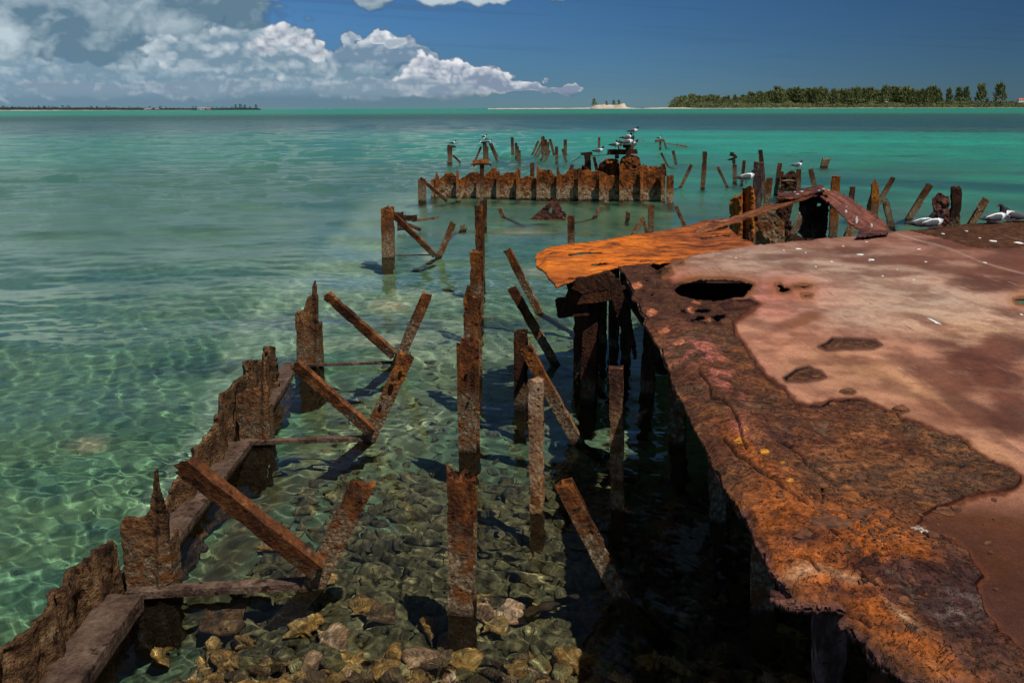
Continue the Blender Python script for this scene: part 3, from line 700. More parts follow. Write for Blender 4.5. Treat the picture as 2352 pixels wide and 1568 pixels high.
# piles that carry the deck
GD = 'piles under the steel deck'
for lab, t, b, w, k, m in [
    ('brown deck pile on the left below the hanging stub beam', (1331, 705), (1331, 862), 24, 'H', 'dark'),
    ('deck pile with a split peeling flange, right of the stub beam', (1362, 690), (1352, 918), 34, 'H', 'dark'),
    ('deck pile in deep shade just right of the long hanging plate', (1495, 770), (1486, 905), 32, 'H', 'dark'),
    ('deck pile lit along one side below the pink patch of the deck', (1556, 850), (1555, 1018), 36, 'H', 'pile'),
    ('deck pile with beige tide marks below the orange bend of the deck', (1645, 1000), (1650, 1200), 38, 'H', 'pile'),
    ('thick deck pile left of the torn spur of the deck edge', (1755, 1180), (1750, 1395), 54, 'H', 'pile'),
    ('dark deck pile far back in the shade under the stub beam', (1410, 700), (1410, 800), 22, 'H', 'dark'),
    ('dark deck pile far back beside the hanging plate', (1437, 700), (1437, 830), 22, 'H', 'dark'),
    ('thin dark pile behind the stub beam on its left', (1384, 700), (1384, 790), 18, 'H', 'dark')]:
    Yd = baseY(*b); zt = 1.36
    pt = Y1(t[0], t[1], Yd)
    # carry the top up to the deck
    pb_ = Y1(*b, Yd); u_ = (Vector(pt)-Vector(pb_)); k_ = (zt-0)/(max(u_.z, .1)); ptt = Vector(pb_)+u_*k_
    tx, ty = todp(np.array(ptt))
    post(lab, (float(tx), float(ty)), b, w, k, m, 0.05, 0.3, group=GD)
post('bleached tapering post under the torn front spur of the deck', (1905, 1385), (1902, 1640), 66, 'B', 'charred', 0.1, 0.1, depth=0.9, group=GD, Y=2.95, taper=0.75)
post('brown raking post low under the near deck edge', (2085, 1500), (1985, 1640), 50, 'B', 'dark', 0.1, 0.1, group=GD, Y=2.7)
for lab, x, y in (('hidden deck pile far under the middle of the deck', 2.4, 6.0), ('hidden deck pile far under the far corner', 3.4, 9.0), ('hidden deck pile under the near right of the deck', 2.6, 3.6), ('hidden deck pile under the right middle of the deck', 4.2, 6.2)):
    SEEDN[0] += 1
    o = bar('steel_pile', (x, y, bedz(x, y)-.1), (x, y, 1.34), 0.2, 'H', mat=M['dark'], seed=SEEDN[0], jag=0.02)
    o.data.transform(Matrix.Translation((-x, -y, 1.5))); o.location = (x, y, -1.5)
    tag(o, lab, 'pile', GD)
# ================================================================== DECK
ZD = 1.45
deck = thing('steel_deck', 'broad rusted steel deck with a flaking crust along its torn left edge', 'deck', (1.5, 5.0, 0.0), None)
edge = [(1418, 610), (1436, 628), (1442, 645), (1455, 665), (1450, 680), (1466, 692), (1470, 712), (1484, 722), (1478, 740), (1496, 758), (1502, 778), (1520, 800), (1528, 828), (1542, 850), (1540, 868), (1556, 895), (1568, 912), (1578, 930), (1590, 960), (1604, 985), (1618, 1005), (1630, 1035), (1648, 1070), (1662, 1098), (1680, 1125), (1700, 1158), (1712, 1168), (1722, 1190), (1730, 1205), (1734, 1225), (1752, 1245), (1762, 1262), (1768, 1285), (1778, 1300), (1795, 1318), (1806, 1336), (1818, 1350),
        (1800, 1352), (1773, 1347), (1765, 1351), (1790, 1362), (1808, 1374), (1850, 1377), (1880, 1380), (1918, 1378), (1944, 1382), (1938, 1394), (1925, 1402), (1930, 1415), (1950, 1420), (1962, 1436), (1980, 1450), (1992, 1468), (2010, 1485), (2035, 1505), (2060, 1522), (2082, 1540), (2110, 1550), (2135, 1552), (2158, 1549), (2166, 1560), (2178, 1548), (2215, 1552), (2250, 1570), (2300, 1600), (2360, 1650), (2500, 1790), (2700, 2050), (2800, 2300), (3900, 2300)]
faredge = [(3900, 395), (3300, 440), (2700, 482), (2352, 506), (2280, 510), (2200, 516), (2145, 524), (2088, 529), (2020, 537), (1980, 540), (1900, 548), (1850, 552), (1780, 558), (1712, 564), (1670, 572), (1620, 582), (1580, 590), (1552, 596), (1530, 596), (1500, 602), (1470, 606)]
poly = edge + faredge
inner = [(1548, 597), (1530, 612), (1545, 628), (1522, 640), (1548, 648), (1600, 640), (1700, 690), (1745, 700), (1730, 712), (1682, 742), (1692, 770), (1716, 800), (1724, 818), (1734, 826), (1740, 842), (1757, 852), (1764, 868), (1785, 878), (1800, 890), (1806, 905), (1828, 922), (1858, 932), (1892, 930), (1912, 918), (1960, 914), (1988, 917), (2012, 932), (2040, 944), (2062, 952), (2072, 962), (2108, 968), (2128, 984), (2160, 998), (2178, 1004), (2208, 1005), (2220, 1016), (2228, 1032), (2262, 1048), (2295, 1068), (2325, 1080), (2345, 1095), (2348, 1112), (2310, 1132), (2250, 1138), (2215, 1150), (2170, 1166), (2120, 1182), (2112, 1200), (2135, 1225), (2170, 1232), (2205, 1252), (2226, 1270), (2245, 1300), (2262, 1322), (2245, 1345), (2262, 1400), (2300, 1450), (2352, 1500), (2600, 1700), (2900, 2300)]
crustpoly = [(1400, 590)] + inner + [(2500, 2300)] + edge[:-1][::-1]
hole1 = [(1549, 662), (1560, 652), (1585, 642), (1608, 637), (1660, 637), (1700, 641), (1722, 647), (1732, 652), (1724, 660), (1714, 670), (1708, 678), (1675, 682), (1640, 690), (1610, 688), (1575, 683), (1556, 674)]
holes = [hole1,
         [(1492, 605), (1505, 598), (1530, 592), (1545, 596), (1540, 606), (1525, 612), (1512, 618), (1500, 616)],
         [(1505, 616), (1520, 620), (1518, 632), (1508, 628)],
         [(1560, 711), (1570, 712), (1578, 722), (1565, 722)],
         [(1592, 714), (1608, 709), (1630, 711), (1632, 718), (1612, 722), (1600, 720)],
         [(1590, 733), (1612, 727), (1622, 733), (1605, 740), (1590, 742), (1580, 738)],
         [(1632, 730), (1650, 723), (1668, 726), (1660, 736), (1642, 740)],
         [(1788, 665), (1805, 660), (1818, 662), (1815, 668), (1800, 672), (1788, 670)],
         [(1842, 676), (1865, 677), (1862, 681), (1845, 681)],
         [(1600, 728), (1608, 726), (1610, 731), (1601, 732)], [(1640, 741), (1652, 740), (1650, 746)], [(1612, 744), (1622, 742), (1620, 748)], [(1575, 730), (1584, 729), (1580, 734)], [(1470, 664), (1480, 662), (1484, 667), (1474, 669)], [(1488, 676), (1500, 674), (1498, 680)], [(1464, 682), (1474, 681), (1472, 687)], [(1500, 655), (1508, 652), (1511, 657)], [(1478, 645), (1488, 642), (1492, 646), (1482, 648)], [(1522, 616), (1538, 613), (1540, 617), (1526, 619)], [(1548, 604), (1566, 601), (1568, 605), (1552, 607)], [(1508, 690), (1518, 688), (1516, 694)],
         [(1782, 655), (1790, 653), (1800, 660), (1796, 664)], [(1820, 657), (1850, 654), (1862, 656), (1850, 659), (1822, 660)],
         [(2330, 688), (2352, 684), (2370, 690), (2352, 698), (2335, 696)]]
xs = np.concatenate([np.arange(1405, 1780, 2.6), np.arange(1780, 2384, 3.2), np.arange(2384, 3900, 40.0)])
ys = np.concatenate([np.arange(380, 500, 12.0), np.arange(500, 640, 2.2), np.arange(640, 1600, 3.0), np.arange(1600, 2300, 30.0)])
PX, PY = np.meshgrid(xs, ys)
WX = PX + 9*(fbm2(PX/28, PY/22, 4, 201)-0.5)*2; WY = PY + 7*(fbm2(PX/28+9, PY/22, 4, 202)-0.5)*2
cin = inpoly(WX, WY, crustpoly); dcr = dline(WX, WY, inner)
crust = np.where(cin, sstep(0, 7, dcr), 0.0)
patches = [[(1880, 796), (1900, 786), (1912, 775), (1960, 777), (2010, 782), (2024, 792), (2005, 800), (1950, 800), (1900, 803)],
           [(1800, 868), (1812, 862), (1830, 848), (1858, 842), (1872, 850), (1885, 852), (1896, 866), (1880, 872), (1840, 876), (1806, 876)],
           [(1936, 898), (1950, 894), (1964, 898), (1958, 903), (1942, 902)],
           [(1655, 700), (1690, 684), (1722, 682), (1746, 700), (1736, 708), (1705, 712), (1668, 714)],
           [(2060, 938), (2072, 934), (2086, 946), (2070, 950)]]
prim = np.zeros(PX.shape)
for p_ in patches:
    a = inpoly(WX*0.35+PX*0.65, WY*0.35+PY*0.65, p_); dd = dline(PX, PY, p_, True); crust = np.maximum(crust, a*sstep(0, 6, dd)); prim = np.maximum(prim, sstep(7, 2, dd))
dedge = dline(PX, PY, edge)
K = 0.001
WP = onz(PX, PY, ZD); WXm = WP[..., 0]; WYm = WP[..., 1]
nA = fbm2(WXm/.35, WYm/.35, 5, 211); nB = fbm2(WXm/.13, WYm/.13, 4, 212); nC = fbm2(WXm/.05, WYm/.05, 3, 213)
lim = lambda v, L_, s0: s0
def G_(x, y, rx, ry, ang=0.0, p=1.0):
    c, s_ = math.cos(ang), math.sin(ang); u = ((PX-x)*c+(PY-y)*s_)/rx; v = (-(PX-x)*s_+(PY-y)*c)/ry
    return np.exp(-(u*u+v*v)**p)
def sp(col, a, c): a = np.clip(a, 0, 1)[..., None]; return col*(1-a)+np.array(c)*a
# smooth plate colours
cs = np.zeros(PX.shape+(3,)) + np.array((0.385, 0.180, 0.112))
cs = sp(cs, sstep(720, 560, PY)*0.85, (0.235, 0.105, 0.080))
for (x, y, rx, ry, a, al) in [(1960, 640, 260, 55, .02, .7), (1780, 600, 200, 26, -.05, .6), (2000, 720, 280, 45, .05, .6), (2300, 760, 150, 50, .1, .5), (1700, 580, 120, 14, 0, .4), (2180, 690, 120, 40, 0, .6)]:
    cs = sp(cs, G_(x, y, rx, ry, a)*al*(0.6+0.8*nA), (0.40, 0.315, 0.24))
for (x, y, rx, ry, a, al) in [(1800, 665, 100, 34, 0, .85), (1545, 640, 60, 20, 0, .6), (1700, 700, 90, 26, 0, .6), (1810, 720, 80, 22, 0, .45), (1740, 880, 60, 60, 0, .3), (1830, 770, 70, 30, 0, .3)]:
    cs = sp(cs, G_(x, y, rx, ry, a)*al, (0.46, 0.145, 0.110))
for (x, y, rx, ry, a, al) in [(2000, 1000, 240, 16, .42, .5), (2150, 1010, 220, 18, .45, .6), (2120, 900, 260, 22, .42, .6), (2270, 1040, 120, 20, .5, .6), (1980, 860, 200, 50, .3, .4), (2250, 760, 130, 26, .15, .5)]:
    cs = sp(cs, G_(x, y, rx, ry, a)*al*(0.5+nB), (0.47, 0.25, 0.125))
# tree shade painted into the smooth plate's colour, with some brown rust staining
SHADE_STAIN = (0.080, 0.030, 0.022)
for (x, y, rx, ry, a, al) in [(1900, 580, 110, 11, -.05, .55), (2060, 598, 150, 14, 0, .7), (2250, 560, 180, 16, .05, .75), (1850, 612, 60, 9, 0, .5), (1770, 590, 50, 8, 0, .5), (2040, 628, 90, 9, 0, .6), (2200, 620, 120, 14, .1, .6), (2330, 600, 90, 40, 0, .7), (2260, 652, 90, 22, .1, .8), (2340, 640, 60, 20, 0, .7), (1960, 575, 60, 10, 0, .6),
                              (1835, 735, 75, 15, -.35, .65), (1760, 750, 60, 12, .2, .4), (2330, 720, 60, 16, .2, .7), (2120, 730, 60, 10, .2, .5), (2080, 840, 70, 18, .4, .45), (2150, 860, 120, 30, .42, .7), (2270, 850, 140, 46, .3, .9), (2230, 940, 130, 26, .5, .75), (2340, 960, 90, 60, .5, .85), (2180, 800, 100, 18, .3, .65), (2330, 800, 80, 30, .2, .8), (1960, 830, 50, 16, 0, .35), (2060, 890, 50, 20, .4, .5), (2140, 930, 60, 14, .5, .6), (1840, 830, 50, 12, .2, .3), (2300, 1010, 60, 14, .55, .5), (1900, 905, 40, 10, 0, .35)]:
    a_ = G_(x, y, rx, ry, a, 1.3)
    cs = sp(cs, sstep(0.12, 0.85, a_*(0.35+1.3*nA) + 0.35*(nB-0.5) + .2*(nC-.5))*al*1.1, SHADE_STAIN)
cs = sp(cs, sstep(.48, .64, nA)*.55, (0.15, 0.055, 0.035)); cs = sp(cs, sstep(.5, .64, nB)*.35, (0.17, 0.060, 0.035))
cs = sp(cs, G_(1845, 735, 45, 11, -.3)*.7, (0.20, 0.075, 0.03))
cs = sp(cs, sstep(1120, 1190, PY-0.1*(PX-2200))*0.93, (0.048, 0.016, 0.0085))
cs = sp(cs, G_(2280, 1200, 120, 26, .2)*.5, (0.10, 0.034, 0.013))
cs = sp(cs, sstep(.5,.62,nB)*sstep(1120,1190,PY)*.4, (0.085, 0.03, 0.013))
# the pitted brown plate in the far right corner
corner = [(2085, 529), (2130, 540), (2180, 552), (2230, 568), (2290, 569), (2352, 568), (2600, 566), (3000, 560), (3900, 560), (3900, 380), (2200, 500)]
ic = inpoly(WX*.3+PX*.7, WY*.3+PY*.7, corner)*1.0
cs = sp(cs, ic, (0.050, 0.022, 0.012)); cs = sp(cs, ic*sstep(.45, .6, nC)*.5, (0.13, 0.05, 0.018)); crust = np.maximum(crust, 0)
# seam in the plating
seam = dline(PX, PY, [(2060, 537), (2110, 552), (2180, 570), (2250, 600), (2352, 628), (2600, 700)])
cs = sp(cs, sstep(3.2, 0.8, seam)*.6, (0.30, 0.20, 0.16))
# crust colours
cc_ = np.zeros(PX.shape+(3,)) + np.array((0.112, 0.041, 0.020))
cc_ = sp(cc_, sstep(.42, .60, nA)*.7, (0.088, 0.049, 0.028)); cc_ = sp(cc_, sstep(.5, .62, nB)*.55, (0.25, 0.095, 0.032))
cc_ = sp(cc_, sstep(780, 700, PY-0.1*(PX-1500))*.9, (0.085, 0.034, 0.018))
pk = G_(1600, 820, 62, 34, .7)*1.2 + G_(1640, 860, 50, 20, .7)*.9 + G_(1700, 990, 26, 16, .6) + G_(1660, 870, 110, 22, .9)*.6
cc_ = sp(cc_, np.clip(pk, 0, 1)*sstep(.38, .55, nB)*.9, (0.42, 0.13, 0.095))
for (x, y) in [(1497, 715), (1462, 654), (1525, 756), (1600, 692), (1620, 736), (1590, 715), (1560, 790)]:
    cc_ = sp(cc_, sstep(.5, .7, G_(x, y, 17, 8)*(.6+nC))*.9, (0.55, 0.19, 0.09))
og = G_(1860, 1240, 170, 60, .35)*1.3 + G_(1780, 1120, 70, 50, .8)*.5 + G_(2000, 1200, 110, 40, .25)*.8 + G_(2060, 1270, 120, 40, .3)*1.0 + G_(1850, 1310, 90, 34, .2)*1.3 + G_(2000, 1380, 90, 50, .6)*1.0 + G_(2120, 1490, 120, 30, .5)*.8 + G_(2330, 1440, 50, 36, .2)*1.2 + G_(1690, 1010, 60, 16, .8)*.6 + G_(1740, 1060, 60, 12, .8)*.6
cc_ = sp(cc_, np.clip(og*(.45+1.0*nA), 0, 1), (0.34, 0.092, 0.018))
cc_ = sp(cc_, np.clip((G_(1840, 1310, 40, 14, 0)+G_(2070, 1425, 50, 8, .7)+G_(1960, 1335, 70, 8, .3))*nB*1.6, 0, 1)*.8, (0.52, 0.32, 0.18))
for (x, y, s_) in [(1700, 1015, 16), (1756, 1045, 14), (1712, 995, 8), (1795, 1075, 8), (1812, 1118, 9)]:
    cc_ = sp(cc_, sstep(.4, .7, G_(x, y, s_, s_*.6)*(.5+nC))*.95, (0.72, 0.30, 0.035))
dk = G_(1850, 1240, 70, 24, .1)*.9 + G_(1800, 960, 50, 14, .5)*.5 + G_(2030, 1330, 110, 24, .3)*1.0 + G_(2180, 1400, 130, 60, .5)*1.2 + G_(2290, 1360, 100, 40, 0)*1.0 + G_(2100, 1310, 60, 16, 0)*.7 + G_(1960, 1360, 90, 12, .2)*.9 + G_(2200, 1300, 60, 30, .6)*.7 + G_(1790, 1010, 40, 14, .6)*.9 + G_(2320, 1520, 120, 40, .4)*.5
cc_ = sp(cc_, np.clip(dk*(.5+1.3*nB), 0, 1)*.9, (0.042, 0.019, 0.019))
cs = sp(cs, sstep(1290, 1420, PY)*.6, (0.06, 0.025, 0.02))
cc_ = sp(cc_, np.clip(G_(2250, 1385, 80, 20, .2)+G_(2190, 1420, 60, 16, .2), 0, 1)*sstep(.5, .62, nC)*.6, (0.22, 0.17, 0.15))
cc_ = sp(cc_, sstep(.56, .66, nC)*.45, (0.040, 0.022, 0.018))
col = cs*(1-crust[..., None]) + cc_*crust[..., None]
rim = sstep(8.5, 2.5, dcr)*(PX < 2380)
col = sp(col, np.maximum(rim, prim*.8)*.95, (0.030, 0.009, 0.007))
col = sp(col, sstep(13, 4, dcr)*(1-crust)*.45, (0.16, 0.05, 0.022))
hd = np.minimum.reduce([dline(PX, PY, h, True) for h in holes])
col = sp(col, sstep(9, 3, hd)*.85, (0.055, 0.022, 0.012)); col = sp(col, sstep(24, 9, hd)*.4*(1-crust), (0.26, 0.10, 0.035))
col = sp(col, sstep(14, 3, dedge)*.55*(PY > 1150), (0.10, 0.055, 0.055))
# bleached salt patch
col = sp(col, (inpoly(WX*.2+PX*.8, WY*.2+PY*.8, [(2092, 1208), (2112, 1206), (2150, 1226), (2158, 1236), (2120, 1226)]))*.9, (0.62, 0.50, 0.42))
# cracks
cracks = [[(1660, 1000), (1675, 1018), (1693, 1042), (1720, 1062), (1740, 1085), (1772, 1108), (1800, 1130), (1826, 1148), (1852, 1162)], [(1792, 1010), (1820, 1028), (1842, 1046), (1852, 1072), (1880, 1090), (1904, 1104)], [(1884, 1112), (1890, 1136), (1888, 1160)], [(1605, 855), (1628, 890), (1634, 918), (1660, 922), (1690, 960), (1702, 1000), (1712, 1030)],
          [(1880, 1200), (1905, 1230), (1925, 1255), (1950, 1275), (1975, 1290)], [(1830, 1278), (1860, 1290), (1880, 1315)], [(1955, 1310), (1985, 1335), (2010, 1352)], [(1800, 1420), (1850, 1430)], [(1950, 1400), (1975, 1412), (1998, 1432)], [(2075, 1440), (2100, 1462), (2120, 1470)], [(1930, 1082), (1960, 1078), (1990, 1084)], [(1930, 780+300), (1980, 1078)]]
dck = np.minimum.reduce([dline(PX + 3*(nC-.5)*2, PY + 3*(nB-.5)*2, c_) for c_ in cracks])
col = sp(col, sstep(3.4, 1.0, dck)*.9, (0.012, 0.006, 0.005))
Lpx = np.maximum(1.0, (PY-250)/90.0)          # pixels per centimetre grow towards the camera
fold = 0.02*sstep(20, 0, dedge)*sstep(700, 1000, PY)
terr = lambda n_, k_: (np.floor(n_*k_)+sstep(.72, 1.0, (n_*k_) % 1.0))/k_
hgt = (crust*(0.004+0.028*(terr(nA, 13)-.4)+0.016*(terr(nB, 9)-.4)+0.004*(nC-.5)) - 0.02*sstep(4.5, 0, dck) - fold*(0.5+nA)
       + 0.016*sstep(60, 8, np.abs(dline(PX, PY, [(1600, 800), (1700, 960), (1800, 1100), (1900, 1230), (2000, 1330), (2120, 1460)])))*crust
       + 0.02*sstep(9, 0, dcr)*crust*nC - 0.10*sstep(22, 4, dline(PX, PY, hole1, True))*0.15)
bubb = G_(1990, 1290, 110, 45, .2)*np.clip(vnoise(np.stack([PX/17, PY/9, PX*0], -1), 5)-.45, 0, 1)
hgt = hgt + 0.05*bubb
hgt = hgt + 0.012*(fbm2(PX/160, PY/60, 3, 221)-.5)*2
# broad crown of the plate: it sags slightly to the left edge
hgt = hgt - 0.025*sstep(70, 0, dedge)*sstep(560, 700, PY)
s = N('deck_rust')
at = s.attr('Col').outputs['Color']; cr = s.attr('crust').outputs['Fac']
n1 = s.noise(6, 8, .62); n2 = s.noise(30, 8, .68); n3 = s.noise(120, 5, .7); big = s.noise(1.7, 8, .6, None, .6)
smooth_c = s.mix(1.0, at, s.ramp(n2, [(.3, .82), (.7, 1.16)]), 'MULTIPLY')
smooth_c = s.mix(1.0, smooth_c, s.ramp(n3, [(.32, .78), (.68, 1.2)]), 'MULTIPLY')
smooth_c = s.mix(1.0, smooth_c, s.ramp(big, [(.35, .82), (.65, 1.15)]), 'MULTIPLY')
smooth_c = s.mix(s.math('MULTIPLY', s.maprange(s.noise(55, 6, .7), .60, .68), .55), smooth_c, (.07, .03, .02))
smooth_c = s.mix(s.math('MULTIPLY', s.maprange(s.noise(11, 9, .75), .57, .66), .35), smooth_c, (.12, .045, .028))
# scratches
rot = s.n('ShaderNodeMapping'); s.l(s.pos, rot.inputs[0]); rot.inputs['Rotation'].default_value = (0, 0, .55); rot.inputs['Scale'].default_value = (60, 1.6, 1)
sc1 = s.noise(1.0, 3, .5, rot.outputs[0]); scm = s.math('MULTIPLY', s.maprange(sc1, .66, .72), s.maprange(s.noise(1.3, 3, .5), .5, .62))
smooth_c = s.mix(s.math('MULTIPLY', scm, .6), smooth_c, (.62, .47, .34))
rot2 = s.n('ShaderNodeMapping'); s.l(s.pos, rot2.inputs[0]); rot2.inputs['Rotation'].default_value = (0, 0, -.35); rot2.inputs['Scale'].default_value = (34, 2.2, 1)
sc2 = s.math('MULTIPLY', s.maprange(s.noise(1.0, 4, .6, rot2.outputs[0]), .60, .70), s.maprange(s.noise(.9, 3, .5), .52, .60))
smooth_c = s.mix(s.math('MULTIPLY', sc2, .7), smooth_c, (.10, .065, .045))
cm = s.mix(1.0, at, s.ramp(n1, [(.3, .55), (.7, 1.5)]), 'MULTIPLY')
cm = s.mix(1.0, cm, s.ramp(n2, [(.28, .30), (.5, .95), (.72, 1.9)]), 'MULTIPLY')
cm = s.mix(s.math('MULTIPLY', s.maprange(s.noise(15, 6, .6), .56, .68), .8), cm, (.035, .020, .022))
cm = s.mix(s.math('MULTIPLY', s.maprange(s.noise(21, 6, .65), .58, .70), .55), cm, (.32, .10, .022))
cm = s.mix(s.math('MULTIPLY', s.maprange(s.noise(8, 6, .65), .60, .72), .5), cm, (.14, .11, .075))
colr = s.mix(cr, smooth_c, cm)
# scale comes off in layers: stepped heights with sharp broken lips
def steps(n_, k_):
    m_ = s.math('MULTIPLY', n_, k_); fl_ = s.math('FLOOR', m_); fr = s.math('SUBTRACT', m_, fl_)
    return s.math('DIVIDE', s.math('ADD', fl_, s.maprange(fr, .86, 1.0)), k_), fr
f1_, fr1 = steps(s.noise(5.0, 9, .62, None, .4), 11.0); f2_, fr2 = steps(s.noise(17, 7, .6, None, .3), 7.0)
lip = s.math('MAXIMUM', s.math('MULTIPLY', s.maprange(fr1, .80, .97), .9), s.math('MULTIPLY', s.maprange(fr2, .84, .97), .55))
cm = s.mix(s.math('MULTIPLY', lip, .8), cm, (.016, .009, .008)); colr = s.mix(cr, smooth_c, cm)
hb = s.math('ADD', s.math('MULTIPLY', n2, .22), s.math('MULTIPLY', n3, .16)); hb = s.math('ADD', hb, s.math('MULTIPLY', f1_, 3.2)); hb = s.math('ADD', hb, s.math('MULTIPLY', f2_, 1.1))
hb2 = s.math('MULTIPLY', hb, s.math('ADD', s.math('MULTIPLY', cr, .97), .03))
bb = s.bump(hb2, 1.0, .022)
s.principled(colr, s.math('ADD', s.math('MULTIPLY', n2, .4), .55), bb, .08)
M['deck'] = s.m
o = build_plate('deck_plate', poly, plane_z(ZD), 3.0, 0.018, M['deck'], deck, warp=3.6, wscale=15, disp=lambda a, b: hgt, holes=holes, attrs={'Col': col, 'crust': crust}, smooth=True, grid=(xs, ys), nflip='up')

# layered scale hanging below the edge
under = [(x+10, y-4) for x, y in edge[20:62]]
for k, (i0, i1, off) in enumerate([(20, 30, 9), (28, 36, 10), (36, 43, 9), (56, 63, 8)]):
    seg = edge[i0:i1]
    if seg[-1][1] > 1640: continue
    pl = [(x-off*0.45+rnd.uniform(-3, 3), y+off*0.75+rnd.uniform(-3, 3)) for x, y in seg] + [(x+26, y-10) for x, y in seg[::-1]]
    build_plate('rust_layer', pl, plane_z(ZD-0.045-0.006*k), 3.0, 0.012, M['purple'], deck, warp=5, wscale=16, seed=20+k, disp=lambda a, b: .02*(fbm2(a/12, b/12, 3, 9)-.5), nflip='up')
# the orange outer plate
M['oplate'] = None
s = N('bright_orange_rust')
mp_ = s.n('ShaderNodeMapping'); s.l(s.pos, mp_.inputs[0]); mp_.inputs['Rotation'].default_value = (0, 0, -.15); mp_.inputs['Scale'].default_value = (1.0, 1.7, 1)
a1 = s.noise(3.6, 11, .74, mp_.outputs[0], .15); a2 = s.noise(40, 6, .6); a3 = s.noise(1.1, 3, .5)
kk = s.math('ADD', s.math('MULTIPLY', a1, .6), s.math('ADD', s.math('MULTIPLY', a3, .22), s.math('MULTIPLY', s.noise(14, 6, .7, mp_.outputs[0]), .18)))
c0 = s.ramp(kk, [(.38, (.04, .014, .008)), (.45, (.18, .045, .012)), (.50, (.50, .12, .014)), (.60, (.70, .20, .022)), (.74, (.76, .30, .06))])
at = s.attr('red').outputs['Fac']
c0 = s.mix(s.math('MULTIPLY', s.maprange(s.noise(5, 8, .7), .55, .64), .8), c0, (.06, .02, .012))
c0 = s.mix(s.math('MULTIPLY', s.maprange(s.noise(1.2, 6, .7), .5, .6), .5), c0, (.24, .065, .018))
c0 = s.mix(at, c0, s.ramp(a1, [(.38, (.05, .016, .010)), (.5, (.17, .045, .018)), (.64, (.42, .12, .03))]))
s.principled(c0, .85, s.bump(s.math('ADD', a1, s.math('MULTIPLY', a2, .4)), .8, .03), .1); M['oplate'] = s.m
op = [(1232, 573), (1238, 570), (1262, 567), (1300, 561), (1340, 556), (1368, 553), (1420, 545), (1448, 540), (1500, 533), (1545, 526), (1560, 521), (1590, 516), (1612, 508), (1640, 505), (1662, 512), (1668, 520), (1686, 540), (1700, 552), (1730, 562), (1730, 580), (1560, 600), (1480, 606), (1420, 612), (1372, 625), (1345, 636), (1322, 640), (1312, 646), (1296, 650), (1284, 656), (1277, 657), (1270, 645), (1259, 636), (1252, 622), (1240, 606), (1233, 600), (1230, 585)]
oh = [[(1302, 583), (1330, 579), (1345, 577), (1380, 578), (1386, 581), (1360, 583), (1330, 586), (1306, 588)], [(1350, 607), (1370, 603), (1390, 603), (1398, 607), (1380, 609), (1360, 610)], [(1606, 547), (1640, 543), (1678, 543), (1680, 546), (1640, 547), (1610, 550)]]
ow = [xs_ for xs_ in np.arange(1222, 1740, 2.4)]; oy = np.arange(498, 664, 2.0)
OX, OY = np.meshgrid(ow, oy)
onzf = lambda px, py: onz(px, py, 1.41)
build_plate('outer_plate', op, onzf, 2.4, 0.02, M['oplate'], deck, warp=1.3, wscale=7, holes=oh, grid=(np.array(ow), oy), nflip='up', smooth=True, seed=3,
            disp=lambda a, b: .02*(fbm2(a/30, b/9, 4, 31)-.5) - 0.05*sstep(1262, 1232, a) + 0.03*sstep(1600, 1700, a),
            attrs={'red': sstep(1430, 1640, OX+2.5*(OY-560)*0)*0.9*sstep(600, 570, OY+(OX-1600)*0.03)})
# beams below the corner
def beam(nm, a, b, w, kind='H', mat='dark', up=(0, 0, -1), seed=0, depth=1.0, jag=.3, parent=deck):
    o = bar(nm, a, b, w, kind, depth, jag, mat=M[mat], seed=seed, up=up, jag0=jag, rough=.05)
    put(o, parent); return o
beam('cross_beam', Y1(1296, 668, 7.9), Y1(1420, 655, 7.9), .26, 'C', 'dark', seed=61, up=(0, 1, 0), depth=1.2)
build_plate('fascia_plate', [(1302, 641), (1345, 636), (1378, 628), (1400, 622), (1400, 668), (1372, 672), (1340, 676), (1330, 672), (1308, 664), (1302, 655)], plane_y(7.55), 2.4, .03, M['dark'], deck, warp=3, wscale=8, seed=8, disp=lambda a, b: .02*(fbm2(a/14, b/14, 3, 5)-.5))
beam('stub_beam', Y1(1276, 708, 7.9), Y1(1352, 700, 7.9), .20, 'C', 'dark', seed=62, up=(0, 1, 0), depth=.8, jag=.15)
build_plate('hanging_plate', [(1400, 640), (1424, 640), (1436, 690), (1448, 720), (1452, 742), (1460, 790), (1462, 826), (1455, 828), (1450, 795), (1436, 786), (1420, 740), (1405, 690)], plane_y(7.2), 2.4, .02, M['dark'], deck, warp=3, wscale=9, seed=9)
for k, (x0, y0, x1, y1, w) in enumerate([(1.2, 7.9, 1.3, 2.6, .16), (2.75, 8.6, 2.8, 2.2, .2), (4.0, 9.0, 4.1, 1.8, .2)]):
    beam('stringer', (x0, y0, 1.24), (x1, y1, 1.24), w, 'H', 'dark', seed=63+k, up=(0, 0, -1), jag=.05)
for k, y in enumerate((8.3, 5.9, 3.7)):
    beam('cross_beam', (1.1, y, 1.10), (5.2, y+.1, 1.10), .16, 'H', 'dark', seed=70+k, up=(0, 0, -1), jag=.3)
build_plate('added_backing_plate', [(1500, 640), (2100, 640), (2300, 900), (1640, 900)], lambda a, b: onz(a, b, .70), 9.0, .03, M['dark'], deck, warp=10, wscale=40, seed=41, nflip='up')  # added dark plate below the hole, so it shows black instead of water
build_plate('crumpled_backing', [(1470, 590), (1560, 580), (1570, 640), (1500, 650), (1465, 620)], plane_z(1.30), 3.0, .03, M['dark'], deck, warp=4, wscale=9, seed=44, nflip='up', disp=lambda a, b: .10*(fbm2(a/12, b/9, 3, 5)-.5))  # dark plate added beneath the corner gap to make it read dark
